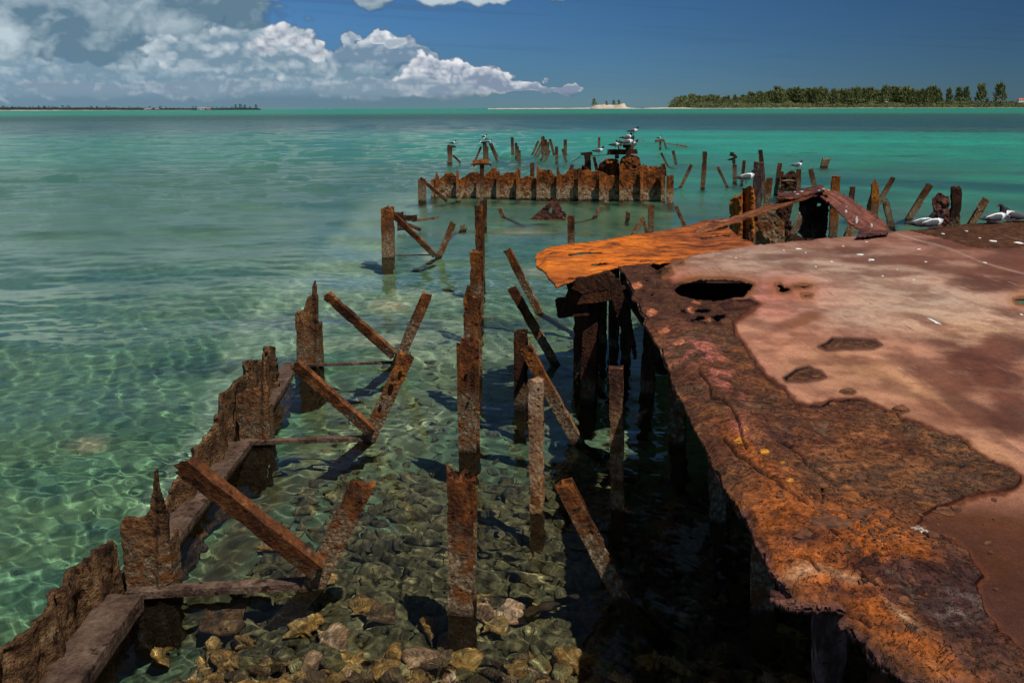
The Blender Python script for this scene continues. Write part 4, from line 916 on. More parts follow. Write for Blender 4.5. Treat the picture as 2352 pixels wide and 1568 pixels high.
# droppings and loose flakes on the deck
def blobmesh(pts, name, mat, parent, h=.003, seed=0):
    g = np.random.default_rng(seed); V = []; Fc = []
    for (x, y, z, rx, ry, a) in pts:
        n = 9; b0 = len(V)
        for k in range(n):
            t = 2*math.pi*k/n; r = 1+g.uniform(-.3, .3); V.append((x+rx*r*math.cos(t)*math.cos(a)-ry*r*math.sin(t)*math.sin(a), y+rx*r*math.cos(t)*math.sin(a)+ry*r*math.sin(t)*math.cos(a), z))
        for k in range(n): V.append((x+(V[b0+k][0]-x)*.8, y+(V[b0+k][1]-y)*.8, z+h))
        for k in range(n): Fc.append((b0+k, b0+(k+1) % n, b0+n+(k+1) % n, b0+n+k))
        Fc.append(tuple(b0+n+k for k in range(n)))
    o = make_mesh(name, V, Fc, mat)
    if parent is not None: put(o, parent)
    return o
s = N('dried_droppings'); s.principled((.72, .71, .68), .9); M['white'] = s.m
s = N('dark_flake'); s.principled(s.ramp(s.noise(20, 4), [(.35, (.035, .015, .010)), (.65, (.17, .065, .025))]), .9, s.bump(s.noise(60, 4), .7, .01)); M['flake'] = s.m
def hz(px, py):
    j = int(np.clip(np.searchsorted(xs, px), 0, len(xs)-1)); i = int(np.clip(np.searchsorted(ys, py), 0, len(ys)-1)); return float(hgt[i, j])
drops = [(1976, 584, 11, 1.6), (2002, 596, 9, 2.2), (1997, 598, 4, 1), (1834, 572, 12, 1.5), (2110, 573, 6, 1), (2126, 602, 5, 1), (2262, 603, 5, 1.5), (2146, 738, 6, 11), (1874, 612, 4, 1), (1910, 600, 4, 1), (1850, 580, 3, 1), (2027, 634, 4, 1), (2098, 643, 5, 1), (2345, 723, 4, 2), (2166, 525+12, 5, 1), (2250, 546, 4, 1), (2220, 530, 5, 1), (2280, 553, 12, 2), (2340, 558, 12, 3), (2060, 620, 3, 1), (1936, 566, 4, 1), (1990, 556, 3, 1), (1800, 575, 3, 1), (1690, 592, 3, 1)]
for k, (x, y, rx, ry) in enumerate(drops):
    P = Z1(x, y, ZD); e_ = Z1(x+rx, y, ZD); e2 = Z1(x, y+ry, ZD)
    blobmesh([(P.x, P.y, ZD+hz(x, y)+.001, (e_-P).length*.65, (e2-P).length*.7, 0)], 'dropping', M['white'], deck, .004, k)
g = np.random.default_rng(3); fl = []
for k in range(210):
    if k < 110: x = g.normal(2010, 75); y = g.normal(1195, 26)+0.25*(x-2000)
    else: x = g.uniform(1700, 2300); y = g.uniform(900, 1420)
    if not inpoly(np.array([x]), np.array([y]), [(1500, 760), (1850, 900), (2340, 1080), (2340, 1500), (2200, 1500), (1830, 1330)])[0]: continue
    P = Z1(x, y, ZD); r = g.uniform(.003, .012) if k > 3 else .03
    fl.append((P.x, P.y, ZD+hz(x, y)+.001, r*g.uniform(.8, 1.8), r, g.uniform(0, 3)))
blobmesh(fl, 'rust_flakes', M['flake'], deck, .004, 9)['kind'] = 'stuff'
ch = []
for (x, y, r) in [(1905, 1208, .055), (1945, 1206, .03), (1890, 1120, .02), (1848, 1236, .03), (2140, 1232, .02), (1968, 1322, .018), (2076, 1393, .016), (1815, 1328, .02), (2065, 942, .03), (1945, 898, .03), (2195, 1168, .02)]:
    P = Z1(x, y, ZD); o = blobmesh([(P.x, P.y, ZD+hz(x, y)+.001, r*1.4, r, .5)], 'rust_scab', M['flake'], deck, .007, int(x))
# ================================================================== CENTRAL corrugated wall
YW0, YW1 = 28.2, 26.6
def wallY(px): t = (px-r1(245, 0)[0])/(r1(2145, 0)[0]-r1(245, 0)[0]); return YW0+(YW1-YW0)*t
def wallplane(dy=0.0): 
    A = np.array(Y1(r1(245, 0)[0], 450, YW0)); B = np.array(Y1(r1(2145, 0)[0], 450, YW1)); A[1] += dy; B[1] += dy
    return plane_3(A, B, A+np.array((0, 0, 1)))
cw = thing('corrugated_bulkhead', 'long rusted bulkhead of sheet panels with jagged tops standing in the water', 'bulkhead', (1.5, 27.4, -1.6))
panels = [[(245, 530), (250, 465), (268, 458), (285, 455)], [(300, 470), (320, 455), (340, 440), (360, 412), (400, 408), (420, 420), (445, 450)], [(455, 470), (470, 470), (500, 450), (530, 430), (560, 410), (605, 398), (615, 430)], [(625, 455), (660, 440), (690, 410), (725, 375), (745, 370), (760, 400)], [(770, 395), (790, 440), (810, 430), (825, 410), (850, 405), (900, 415), (918, 395)],
          [(935, 470), (945, 460), (985, 440), (1010, 445), (1045, 450), (1075, 470)], [(1085, 385), (1110, 392), (1150, 400), (1170, 392), (1190, 395), (1205, 430), (1228, 452)], [(1245, 440), (1262, 420), (1290, 425), (1310, 400), (1330, 395), (1370, 382), (1400, 380), (1412, 395)], [(1420, 400), (1440, 395), (1500, 402), (1540, 395), (1572, 400)],
          [(1580, 410), (1590, 405), (1640, 440), (1700, 442), (1730, 430)], [(1740, 425), (1760, 395), (1800, 405), (1850, 410), (1890, 400)], [(1900, 350), (1910, 340), (1930, 350), (1950, 372), (1975, 366), (2000, 366), (2025, 380), (2040, 390), (2052, 335), (2058, 395)]]
for k, pn in enumerate(panels):
    x0 = pn[0][0]; x1 = pn[-1][0]
    top = []
    for i in range(len(pn)-1):
        top.append(pn[i]); 
        if k not in (0,): 
            mx_ = (pn[i][0]+pn[i+1][0])/2; top.append((mx_+rnd.uniform(-3, 3), (pn[i][1]+pn[i+1][1])/2+rnd.uniform(-9, 9)))
    top.append(pn[-1])
    pl = [r1(x, y) for x, y in top] + [r1(x1, 720), r1(x0, 720)]
    build_plate('sheet_panel', pl, wallplane(rnd.uniform(-.03, .03)), 1.0, .03, M['wall'], cw, warp=2.8, wscale=3.6, seed=30+k,
                disp=lambda a, b: .035*(fbm2(a/6, b/6, 3, 33+k)-.5))
def wpost(x, w, top, base=600, dy=-.18, mat='wall', jag=.9, kind='H', nm='soldier_pile', spike=None, depth=1.3, x1=None):
    SEEDN[0] += 1; px, py = r1(x, top); bx, by = r1(x if x1 is None else x1, base); Yv = wallY(px)+dy
    a = Y1(px, py, Yv); b = Y1(bx, by, Yv); b = ext_down(a, b, 0) if base >= 560 else np.array(b)
    return put(bar(nm, b, a, wm(w/3.4137, Yv), kind, depth, jag, .12, M[mat], SEEDN[0], spike=spike, rough=.08), cw)
for x, w, tp, sp_ in [(258, 26, 458, None), (292, 24, 425, (0, .8)), (452, 18, 402, (0, .8)), (612, 22, 415, None), (768, 22, 398, None), (928, 30, 385, (0, .8)), (1080, 18, 368, (0, 1.0)), (1240, 22, 388, (0, 1.2)), (1412, 26, 372, None), (1576, 28, 395, None), (1736, 34, 335, None), (1896, 22, 350, None), (2062, 34, 372, (.6, 1.5))]:
    wpost(x, w, tp, spike=sp_)
wpost(2117, 52, 428, 640, dy=-.8, jag=.35, depth=.7)
wpost(1618, 32, 440, 648, dy=-1.1, jag=.5, depth=.8)
wpost(1785, 22, 455, 636, dy=-1.0, kind='C', x1=1818, nm='brace', jag=.3) if False else None
for (xa, ya, xb, yb, w) in [(1733, 455, 1820, 638, 24), (535, 480, 458, 640, 24)]:
    SEEDN[0] += 1; pa = r1(xa, ya); pb = r1(xb, yb); Yv = baseY(*pb)
    a = Y1(*pa, Yv); b = ext_down(a, Y1(*pb, Yv)); put(bar('brace', b, a, wm(w/3.4137, Yv), 'C', 1, .4, .2, M['wall'], SEEDN[0]), cw)
# raised caisson plates behind the wall, with beams above
build_plate('caisson_plate', [r1(*p) for p in [(1545, 420), (1560, 345), (1590, 325), (1610, 308), (1640, 302), (1690, 306), (1715, 318), (1722, 420), (1725, 480), (1560, 480)]], wallplane(.5), 1.1, .05, M['wall'], cw, warp=1.2, wscale=4, seed=51, disp=lambda a, b: .12*(fbm2(a/9, b/9, 3, 5)-.5)-.12*((a-r1(1640, 0)[0])/26)**2)
build_plate('caisson_plate', [r1(*p) for p in [(1728, 430), (1722, 330), (1735, 296), (1760, 280), (1790, 274), (1840, 276), (1866, 286), (1880, 310), (1888, 350), (1896, 440), (1896, 480), (1730, 480)]], wallplane(.35), 1.1, .05, M['wall'], cw, warp=1.2, wscale=4, seed=52, disp=lambda a, b: .12*(fbm2(a/9, b/9, 3, 6)-.5)-.15*((a-r1(1805, 0)[0])/28)**2)
build_plate('torn_top_edge', [r1(*p) for p in [(1936, 420), (1940, 372), (1975, 362), (2010, 362), (2040, 372), (2060, 350), (2070, 332), (2078, 350), (2085, 380), (2090, 440), (2000, 430)]], wallplane(.3), 1.1, .03, M['dark'], cw, warp=1.4, wscale=3, seed=53)
def wbar(nm, a, b, w, kind='H', mat='dark', dy=.3, jag=.4, depth=1.0, sub=False, up=None, yaw=.15):
    SEEDN[0] += 1; pa = r1(*a); pb = r1(*b); Yv = wallY(pa[0])+dy
    A = Y1(*pa, Yv); B = Y1(*pb, Yv)
    return put(bar(nm, B, A, wm(w/3.4137, Yv), kind, depth, jag, yaw, M[mat], SEEDN[0], up=up, jag0=jag*.5, rough=.1), cw)
wbar('king_post', (1470, 248), (1474, 430), 48, 'B', 'dark', .3, .2); wbar('king_post', (1520, 285), (1548, 410), 24, 'H', 'dark', .5)
wbar('torn_cap', (1412, 268), (1512, 262), 34, 'C', 'dark', .25, .5, up=(0, 0, 1)); wbar('thin_rod', (1498, 283), (1640, 272), 5, 'B', 'dark', .3)
wbar('thin_rod', (1346, 330), (1420, 285), 5, 'B', 'dark', .3)
wbar('cross_beam', (1626, 252), (1772, 250), 40, 'H', 'dark', .2, .3, up=(0, 1, 0)); wbar('cross_beam', (1768, 246), (1866, 248), 36, 'C', 'dark', .4, .6, up=(0, 1, 0))
wbar('king_post', (1788, 192), (1790, 285), 42, 'B', 'dark', .1, .4); wbar('king_post', (1700, 255), (1702, 305), 32, 'B', 'dark', .5)
wbar('cap_block', (1745, 207), (1812, 205), 24, 'B', 'dark', .1, .3); wbar('king_post', (1695, 156), (1718, 232), 12, 'H', 'farpile', .9); wbar('king_post', (1828, 120), (1816, 240), 22, 'H', 'farpile', 1.0, .6)
wbar('king_post', (1788, 124), (1790, 200), 20, 'H', 'farpile', 1.1); wbar('cap_block', (1776, 135), (1812, 135), 18, 'B', 'pale', 1.0)
wbar('king_post', (1038, 325), (1036, 460), 32, 'H', 'farpile', .7, .8); wbar('king_post', (1355, 348), (1325, 420), 30, 'C', 'farpile', .6, .4); wbar('king_post', (1436, 350), (1438, 420), 24, 'H', 'farpile', .6, .6)

# ================================================================== FAR and MIDDLE-DISTANCE piles
GF = 'far piles beyond the corrugated bulkhead'
def rp(cv, lab, a, b, w, k='H', m='farpile', jag=.5, g=GF, **kw):
    sc = 3.4137 if cv is not r3 else 4.5514
    pb = cv(*b); return post(lab, cv(*a), pb, w/sc, k, m, jag, group=g, sub=True, **kw)
rp(r1, 'tall left post of a short row of four far posts', (880, 132), (884, 268), 20); rp(r1, 'second of a short row of four far posts', (911, 175), (910, 296), 17)
rp(r1, 'third of a short row of four far posts', (923, 205), (926, 318), 15); rp(r1, 'lowest right post of a short row of four far posts', (936, 232), (938, 342), 18)
for k, (a, b, w, lab) in enumerate([((1088, 160), (1042, 262), 15, 'leftmost raking pole of the far leaning cluster'), ((1118, 163), (1060, 275), 15, 'second raking pole from the left in the far leaning cluster'), ((1132, 190), (1075, 292), 15, 'third raking pole from the left in the far leaning cluster'), ((1150, 230), (1106, 310), 15, 'fourth raking pole of the far leaning cluster, lower and nearer'), ((1178, 238), (1130, 332), 16, 'nearest raking pole of the far leaning cluster'), ((1141, 148), (1145, 262), 20, 'upright post inside the far leaning cluster'), ((1160, 172), (1158, 268), 18, 'second upright post inside the far leaning cluster'), ((1174, 146), (1206, 268), 18, 'pole leaning left on the right side of the far cluster'), ((1121, 124), (1124, 262), 26, 'tallest pointed post at the back of the far leaning cluster')]):
    rp(r1, lab, a, b, w)
rp(r1, 'lone upright far post right of the leaning cluster', (1228, 205), (1228, 338), 22); rp(r1, 'thin far pole leaning left beside the lone upright', (1272, 225), (1304, 331), 16)
rp(r1, 'two-toned upright post farther out behind the leaning cluster', (1296, 148), (1296, 266), 23); rp(r1, 'small pale post alone near the horizon side of the gulls', (1562, 132), (1560, 216), 17)
rp(r1, 'centre post of the far trestle topped with gulls', (665, 168), (665, 318), 24); rp(r1, 'left raking leg of the far trestle', (638, 208), (584, 330), 15); rp(r1, 'outer right raking leg of the far trestle', (704, 180), (768, 335), 17); rp(r1, 'inner right raking leg of the far trestle', (712, 180), (764, 290), 15); rp(r1, 'short post behind the far trestle', (685, 205), (686, 300), 14)
GM = 'broken piles off the orange plate'
rp(r1, 'small blade of rust leaning left in open water', (776, 680), (815, 768), 34, 'L', 'farpile', .7, GM); rp(r1, 'stub leaning right, sticking out in open water beyond the gusset', (1582, 668), (1530, 757), 34, 'L', 'farpile', .6, GM)
rp(r1, 'little dark fang of rust in open water', (1790, 712), (1785, 772), 34, 'L', 'dark', 1.0, GM); rp(r1, 'grey block poking out beside the V braces', (508, 812), (492, 868), 50, 'B', 'pale', .9, GM)
rp(r1, 'rusty upright with a pale foot behind the orange plate', (1972, 645), (1966, 890), 48, 'H', 'pile', .8, GM); rp(r1, 'thin pile leaning left behind the orange plate', (2158, 665), (2240, 850), 30, 'C', 'pile', .6, GM)
rp(r1, 'raking strut leaning right against the rusty upright', (1905, 765), (1822, 915), 46, 'C', 'pile', .5, GM); rp(r1, 'short strut crossing the raking one', (1900, 752), (1936, 900), 30, 'C', 'pile', .7, GM)
rp(r1, 'thin far pole leaning left off the right end of the bulkhead', (2046, 255), (2106, 376), 16); rp(r1, 'short far post with a flag of rust at its top', (2140, 238), (2165, 348), 22); rp(r1, 'raking pole leaning right off the end of the bulkhead', (2290, 345), (2200, 528), 26)
tr = rp(r1, 'left leg of the little far ledge', (2042, 165), (2040, 222), 16); rp(r1, 'right leg of the little far ledge', (2070, 165), (2086, 220), 12)
lg = thing('fallen_ledge', 'little fallen ledge with a long bar out near the bright water', 'scrap ledge', tuple(Y1(*r1(2050, 220), baseY(*r1(2050, 222)))))
Yl = baseY(*r1(2050, 222))
put(bar('ledge', Y1(*r1(2000, 168), Yl), Y1(*r1(2080, 160), Yl), wm(24/3.41, Yl), 'B', 1, .8, mat=M['farpile'], seed=91, up=(0, 0, 1), rough=.2), lg)
put(bar('long_bar', Y1(*r1(2080, 183), Yl), Y1(*r1(2180, 198), Yl), wm(7/3.41, Yl), 'B', 1, .4, mat=M['farpile'], seed=92, up=(0, 0, 1)), lg)
put(bar('flat_end', Y1(*r1(2165, 195), Yl), Y1(*r1(2256, 212), Yl), wm(26/3.41, Yl), 'B', .6, .3, mat=M['pale'], seed=93, up=(0, 0, 1)), lg)
# gusset
gy = baseY(*r1(1170, 775))
gs = build_plate('rust_gusset', [r1(*p) for p in [(1020, 785), (1060, 745), (1120, 690), (1200, 622), (1215, 620), (1240, 650), (1268, 690), (1268, 712), (1292, 720), (1302, 745), (1300, 800), (1020, 800)]], plane_y(gy), 1.1, .04, M['purple'], None, warp=1, wscale=4, seed=4, holes=[[r1(*p) for p in [(1165, 712), (1185, 680), (1196, 690), (1192, 725), (1180, 735)]], [r1(*p) for p in [(1090, 765), (1100, 752), (1106, 765)]]], disp=lambda a, b: .06*(fbm2(a/7, b/7, 3, 8)-.5))
tag(gs, 'triangular rust plate with a hole, poking out of open water', 'scrap plate')
# black scrap ledge at the left
ys_ = baseY(935, 527)
sl = thing('scrap_ledge', 'black broken ledge of scrap just behind the lone quay frame', 'scrap ledge', tuple(Y1(935, 530, ys_)))
for a, b, w, m, nm in [((908, 497), (932, 496), 18, 'dark', 'block'), ((916, 503), (961, 500), 13, 'dark', 'ledge'), ((926, 512), (968, 528), 8, 'dark', 'fallen_bar'), ((945, 507), (1008, 499), 6, 'pile', 'long_bar'), ((922, 532), (923, 490), 18, 'dark', 'block')]:
    SEEDN[0] += 1; put(bar(nm, Y1(*a, ys_), Y1(*b, ys_), wm(w, ys_), 'B', .9, .5, mat=M[m], seed=SEEDN[0], rough=.15, jag0=.4), sl)
GR = 'broken piles off the right side'
P2 = lambda *a, **k: rp(r2, *a, g=GR, **k)
P2('tall straight pile standing clear in the turquoise water', (628, 246), (610, 533), 36, 'H', 'farpile', .15); P2('pile leaning left beside the tall straight one', (724, 365), (802, 528), 22, 'C', 'farpile', .4)
pt_ = P2('stubby pile with torn leaves of rust stacked on its top', (860, 346), (860, 490), 32, 'H', 'farpile', .3); P2('dark thin pile right of the rust-leaved one', (936, 315), (915, 505), 24, 'H', 'dark', .6)
P2('thin pile leaning left behind the bleached baulk', (1060, 225), (1098, 600), 32, 'H', 'farpile', .5); P2('bleached baulk with grey top rising from the collapsed sheets', (1052, 318), (1030, 760), 76, 'B', 'charred', .25, depth=.8)
P2('knobbly pile standing right of the bleached baulk', (1136, 443), (1105, 720), 46, 'H', 'pile', .5); P2('slim pile with a barnacled foot left of the black box', (1216, 333), (1180, 585), 32, 'H', 'farpile', .4); P2('shorter pile tucked behind the slim barnacled one', (1232, 400), (1215, 590), 26, 'H', 'farpile', .5)
P2('stub pile with a gull behind the black box', (1362, 383), (1360, 600), 34, 'H', 'farpile', .3); P2('short chipped pile beyond the arch, leaning left', (1455, 380), (1495, 560), 36, 'H', 'farpile', .9)
P2('thick orange pile passing behind the crown of the arch', (1655, 433), (1628, 925), 62, 'H', 'orange', .2); P2('stub behind the right flank of the arch', (1786, 518), (1772, 650), 38, 'H', 'dark', .3); P2('pile with a nipple tip right of the arch', (1962, 492), (1950, 775), 56, 'H', 'orange', .3, spike=(.4, 1.0))
P2('long raking pile with rounded tip, leaning right of the arch', (2105, 450), (1960, 700), 34, 'H', 'farpile', .2); P2('broken raking stub crossing in front of the nipple-tipped pile', (1962, 585), (1900, 760), 62, 'B', 'dark', .2, depth=.8)
P2('pale pile with chipped point right of the arch', (2040, 618), (2088, 845), 46, 'H', 'pale', .5); P2('raking brown foot showing under the right flank of the arch', (1820, 770), (1740, 930), 62, 'H', 'pile', .3); P2('raking barnacled leg between the box sheet and the black plate', (1390, 730), (1315, 900), 56, 'H', 'pale', .3)
P2('pale blunt stump alone in the turquoise water', (1588, 265), (1562, 365), 56, 'B', 'pale', .8)
P3 = lambda *a, **k: rp(r3, *a, g=GR, **k)
P3('long raking pile leaning right in the green water', (836, 672), (612, 1040), 62, 'H', 'farpile', .15); P3('square dark pile right of the torn standing sheet', (1115, 686), (1085, 1120), 92, 'H', 'dark', .35, depth=.9)
P3('sharp raking pile at the right, close to the resting gulls', (1430, 815), (1262, 1100), 66, 'H', 'pile', .5); P3('rust stub half hidden behind the right edge of the deck', (1455, 1010), (1450, 1090), 66, 'L', 'dark', .8, Y=14.0)
P3('dark rod poking in at the right edge of the frame', (1770, 978), (1900, 1025), 24, 'B', 'dark', .3, Y=14.5)
ts = build_plate('torn_sheet', [r3(*p) for p in [(870, 830), (905, 795), (930, 765), (970, 762), (972, 780), (990, 795), (1030, 800), (1040, 830), (1045, 1130), (860, 1130), (862, 1020), (880, 960), (862, 890)]], plane_y(16.2), 1.6, .04, M['purple'], None, warp=2.2, wscale=5, seed=6, disp=lambda a, b: .12*(fbm2(a/9, b/12, 3, 8)-.5))
tag(ts, 'torn standing sheet with a scalloped left edge, beside the square dark pile', 'scrap plate')
# rust leaves on the stub
Yq = baseY(*r2(860, 490)); rl = thing('rust_leaves', 'twisted leaves of scrap rust balanced on the stubby pile', 'scrap', tuple(Y1(*r2(850, 345), Yq)))
for k, pl in enumerate([[(802, 312), (840, 300), (880, 285), (884, 296), (850, 310), (820, 320)], [(812, 278), (840, 265), (872, 272), (878, 290), (860, 292), (830, 282)], [(818, 236), (824, 250), (858, 258), (860, 266), (822, 270), (830, 262)], [(842, 312), (866, 305), (868, 345), (846, 345)]]):
    build_plate('rust_leaf', [r2(*p) for p in pl], plane_y(Yq-.1*k), .9, .06, M['dark'], rl, warp=.8, wscale=3, seed=60+k)

# ================================================================== COLLAPSED sheets and the arch
cl = thing('collapsed_sheet_piling', 'heap of folded rusty sheet piling standing behind the deck', 'sheet piling', (5.2, 17.5, -1.2))
def sheet(nm, pl, Yv, m, st=1.3, th=.04, amp=.12, seed=0, bend=None, holes=(), warp=1.8, col=cl):
    c0 = np.mean([p[0] for p in pl])
    return build_plate(nm, [r2(*p) for p in pl], plane_y(Yv), st, th, M[m], col, warp=warp, wscale=5, seed=seed, holes=[[r2(*p) for p in h] for h in holes],
                       disp=lambda a, b: amp*(fbm2(a/9, b/11, 3, 80+seed)-.5) + (bend(a, b) if bend else 0))
sheet('folded_sheet', [(820, 680), (822, 640), (850, 600), (900, 560), (925, 540), (960, 500), (985, 540), (1000, 600), (1005, 1000), (825, 1000)], 17.2, 'orange', seed=1, bend=lambda a, b: .30*np.abs(np.sin((a-r2(820, 0)[0])/9.5)))
sheet('folded_sheet', [(818, 660), (850, 605), (880, 580), (886, 600), (850, 650), (830, 672)], 16.9, 'orange', seed=2)
sheet('sheet_panel', [(1000, 730), (1080, 722), (1180, 730), (1280, 735), (1295, 800), (1300, 1010), (985, 1010), (990, 780)], 17.4, 'tidewall', seed=3, amp=.06)
sheet('sheet_flange', [(1190, 600), (1200, 560), (1240, 555), (1300, 640), (1318, 665), (1300, 740), (1280, 830), (1262, 1000), (1255, 800), (1190, 740)], 17.0, 'dark', seed=4)
sheet('sheet_flange', [(965, 830), (990, 815), (995, 1010), (962, 1010)], 16.5, 'dark', seed=5); sheet('sheet_flange', [(1285, 800), (1308, 790), (1306, 1000), (1262, 1000)], 16.6, 'dark', seed=6)
sheet('box_panel', [(1230, 440), (1262, 430), (1275, 410), (1310, 398), (1332, 402), (1345, 430), (1345, 560), (1228, 560)], 17.6, 'dark', seed=7); sheet('box_ledge', [(1232, 474), (1290, 468), (1335, 474), (1334, 482), (1234, 482)], 17.3, 'pale', seed=8, warp=.4, amp=.02)
sheet('brace', [(1010, 750), (1040, 748), (1050, 800), (1080, 880), (1070, 885), (1030, 820)], 16.4, 'dark', seed=9)

sheet('rubble_edge', [(1300, 960), (1320, 920), (1360, 905), (1400, 925), (1430, 905), (1500, 930), (1600, 930), (1640, 1000), (1300, 1000)], 15.6, 'dark', seed=10)
arch = thing('twisted_arch', 'twisted purple plate arching up from the orange plate and down to the deck', 'twisted plate', (4.5, 12.0, 0))
def ribbon(nm, path, m, th=.02, seed=0, n=46, amp=.06, holes=None, par=None):
    """path: (centre px, centre py, half-width along (dx,dy) px, Y)"""
    k = len(path); t = np.linspace(0, k-1, n); arr = np.array(path, float)
    ip = lambda c: np.interp(t, np.arange(k), arr[:, c])
    cxx, cyy, dx, dy, Yv, dY = [ip(c) for c in range(6)]
    mcol = 12; sgn = np.linspace(-1, 1, mcol+1); V = []
    g_ = np.random.default_rng(seed); jag = g_.uniform(.82, 1.12, (n, 2))
    for i in range(n):
        for s_ in sgn:
            f_ = s_*(jag[i, 0] if s_ < 0 else jag[i, 1]); X_, Y_ = cxx[i]+dx[i]*f_, cyy[i]+dy[i]*f_
            V.append(np.array(Y1(X_, Y_, Yv[i]+dY[i]*s_)))
    V = np.array(V).reshape(n, mcol+1, 3)
    V[..., 2] += amp*(fbm(V*2.2, 3, seed)-.5); V[..., 1] += amp*(fbm(V*2.2+9, 3, seed)-.5)
    top = V.reshape(-1, 3); bot = top - np.array((0, 0, th)); N_ = len(top); Fc = []
    for i in range(n-1):
        for j in range(mcol):
            a = i*(mcol+1)+j; Fc.append((a, a+1, a+mcol+2, a+mcol+1)); Fc.append((a+N_, a+mcol+1+N_, a+mcol+2+N_, a+1+N_))
    for i in range(n-1):
        for j in (0, mcol):
            a = i*(mcol+1)+j; Fc.append((a, a+mcol+1, a+mcol+1+N_, a+N_))
    for j in range(mcol):
        for i in (0, n-1):
            a = i*(mcol+1)+j; Fc.append((a, a+1, a+1+N_, a+N_))
    o = make_mesh(nm, np.concatenate([top, bot]), Fc, M[m]); put(o, par or arch); return o
q = lambda x, y, dx, dy, Yv, dY: (*r2(x, y), dx/3.4137, dy/3.4137, Yv, dY)
ribbon('left_strip', [q(560, 870, 10, 34, 10.6, -0.35), q(700, 815, 10, 30, 10.9, -0.35), q(800, 790, 8, 24, 11.1, -0.35), q(950, 745, 8, 18, 11.3, -0.35), q(1150, 680, 8, 20, 11.6, -0.35), q(1350, 612, 8, 22, 11.9, -0.35), q(1480, 568, 8, 24, 12.1, -0.35), q(1600, 555, 10, 26, 12.2, -0.48)], 'archrust', seed=3)
ribbon('right_flank', [q(1540, 565, 6, -30, 12.3, .7), q(1610, 590, 24, -40, 12.3, .8), q(1700, 650, 46, -50, 12.2, .9), q(1790, 725, 60, -56, 12.1, .9), q(1880, 785, 62, -56, 12.0, .9), q(1960, 835, 54, -50, 11.9, .8), q(2040, 880, 40, -30, 11.8, .5)], 'flank', seed=4)
ribbon('torn_top', [q(1200, 585, 6, 22, 13.0, -0.80), q(1290, 585, 4, 22, 12.8, -0.80), q(1400, 565, 4, 36, 12.6, -0.80), q(1500, 540, 4, 26, 12.4, -0.64), q(1560, 535, 4, 22, 12.3, -0.64)], 'purple', seed=5)
ribbon('inner_lip', [q(1195, 605, 4, 8, 12.2, -0.35), q(1350, 600, 4, 10, 12.1, -0.35), q(1500, 580, 4, 12, 12.1, -0.35)], 'archrust', seed=6, n=20, amp=.02)
sheet('hanging_plate', [(1370, 640), (1400, 600), (1480, 590), (1600, 590), (1610, 640), (1590, 740), (1585, 930), (1540, 935), (1460, 925), (1400, 930), (1362, 880), (1385, 830), (1400, 780), (1372, 700)], 12.6, 'charred2', seed=21, col=arch, warp=3, holes=[[(1500, 660), (1520, 655), (1545, 665), (1530, 680), (1505, 678)], [(1425, 630), (1433, 628), (1432, 638)], [(1455, 742), (1462, 740), (1460, 748)]])
build_plate('foot_plate', [r2(*p) for p in [(1830, 870), (1850, 850), (1880, 845), (1900, 838), (1880, 870), (1960, 870), (2060, 862), (2070, 885), (1960, 900), (1810, 915), (1838, 890)]], plane_z(1.5), 1.4, .02, M['purple'], arch, warp=2, wscale=5, seed=24, nflip='up')
for k, (x, y, rx, ry) in enumerate([(1735, 715, 10, 12), (1818, 785, 10, 34), (1935, 825, 10, 14), (1355, 580, 12, 4), (1390, 560, 12, 5), (1525, 552, 8, 4), (1560, 540, 12, 4), (1600, 550, 8, 5), (1335, 565, 6, 4), (1740, 680, 4, 4)]):
    Yv = 12.05 if x < 1650 else 11.85; c = Vector(Y1(*r2(x, y), Yv)); r_ = wm(rx/3.41, Yv)
    pl = [r2(x+rx*math.cos(t)*rnd.uniform(.7, 1.2), y+ry*math.sin(t)*rnd.uniform(.7, 1.2)) for t in np.arange(0, 6.28, .6)]
    V = [Y1(a, b, Yv-.42) for a, b in pl]; nV = len(V); V2 = [v+Vector((0, .03, -.004)) for v in V]
    put(make_mesh('dropping', V+V2, [tuple(range(nV)), tuple(range(2*nV-1, nV-1, -1))]+[(i, (i+1) % nV, nV+(i+1) % nV, nV+i) for i in range(nV)], M['white']), arch)
# ================================================================== GULLS
s = N('gull_white'); s.principled((.74, .75, .76), .8); M['gw'] = s.m
s = N('gull_grey'); s.principled((.085, .092, .105), .8); M['gg'] = s.m
s = N('gull_black'); s.principled((.016, .015, .017), .7); M['gb'] = s.m
s = N('gull_bill'); s.principled((.10, .02, .015), .5); M['gr'] = s.m
def gull_mesh(sit, turn):
    # spine from tail to head: (x, z, ry, rz)
    sp_ = [(-.185, .075, .004, .003), (-.13, .082, .030, .018), (-.07, .088, .052, .042), (-.01, .092, .060, .056), (.045, .100, .056, .056), (.085, .122, .040, .046), (.100, .150, .030, .034), (.108, .176, .027, .029), (.116, .197, .027, .026), (.130, .207, .019, .019), (.142, .207, .008, .008), (.149, .205, .004, .004)]
    n = 14; V = []; Fc = []; mi = []
    for i, (x, z, ry, rz) in enumerate(sp_):
        tx = 0.0
        if i > 5: tx = turn*(i-5)*.006
        if i < len(sp_)-1: dx = sp_[i+1][0]-x; dz = sp_[i+1][1]-z
        L = math.hypot(dx, dz); ux, uz = dx/L, dz/L
        if i <= 4: ux, uz = 1, 0
        for k in range(n):
            t = 2*math.pi*k/n; V.append((x - uz*math.sin(t)*rz, tx+math.cos(t)*ry, z+ux*math.sin(t)*rz))
    for i in range(len(sp_)-1):
        for k in range(n):
            Fc.append((i*n+k, i*n+(k+1) % n, (i+1)*n+(k+1) % n, (i+1)*n+k)); mi.append(0 if i < 6 else 1)
    Fc.append(tuple(range(n-1, -1, -1))); mi.append(1); Fc.append(tuple((len(sp_)-1)*n+k for k in range(n))); mi.append(1)
    return V, Fc, mi
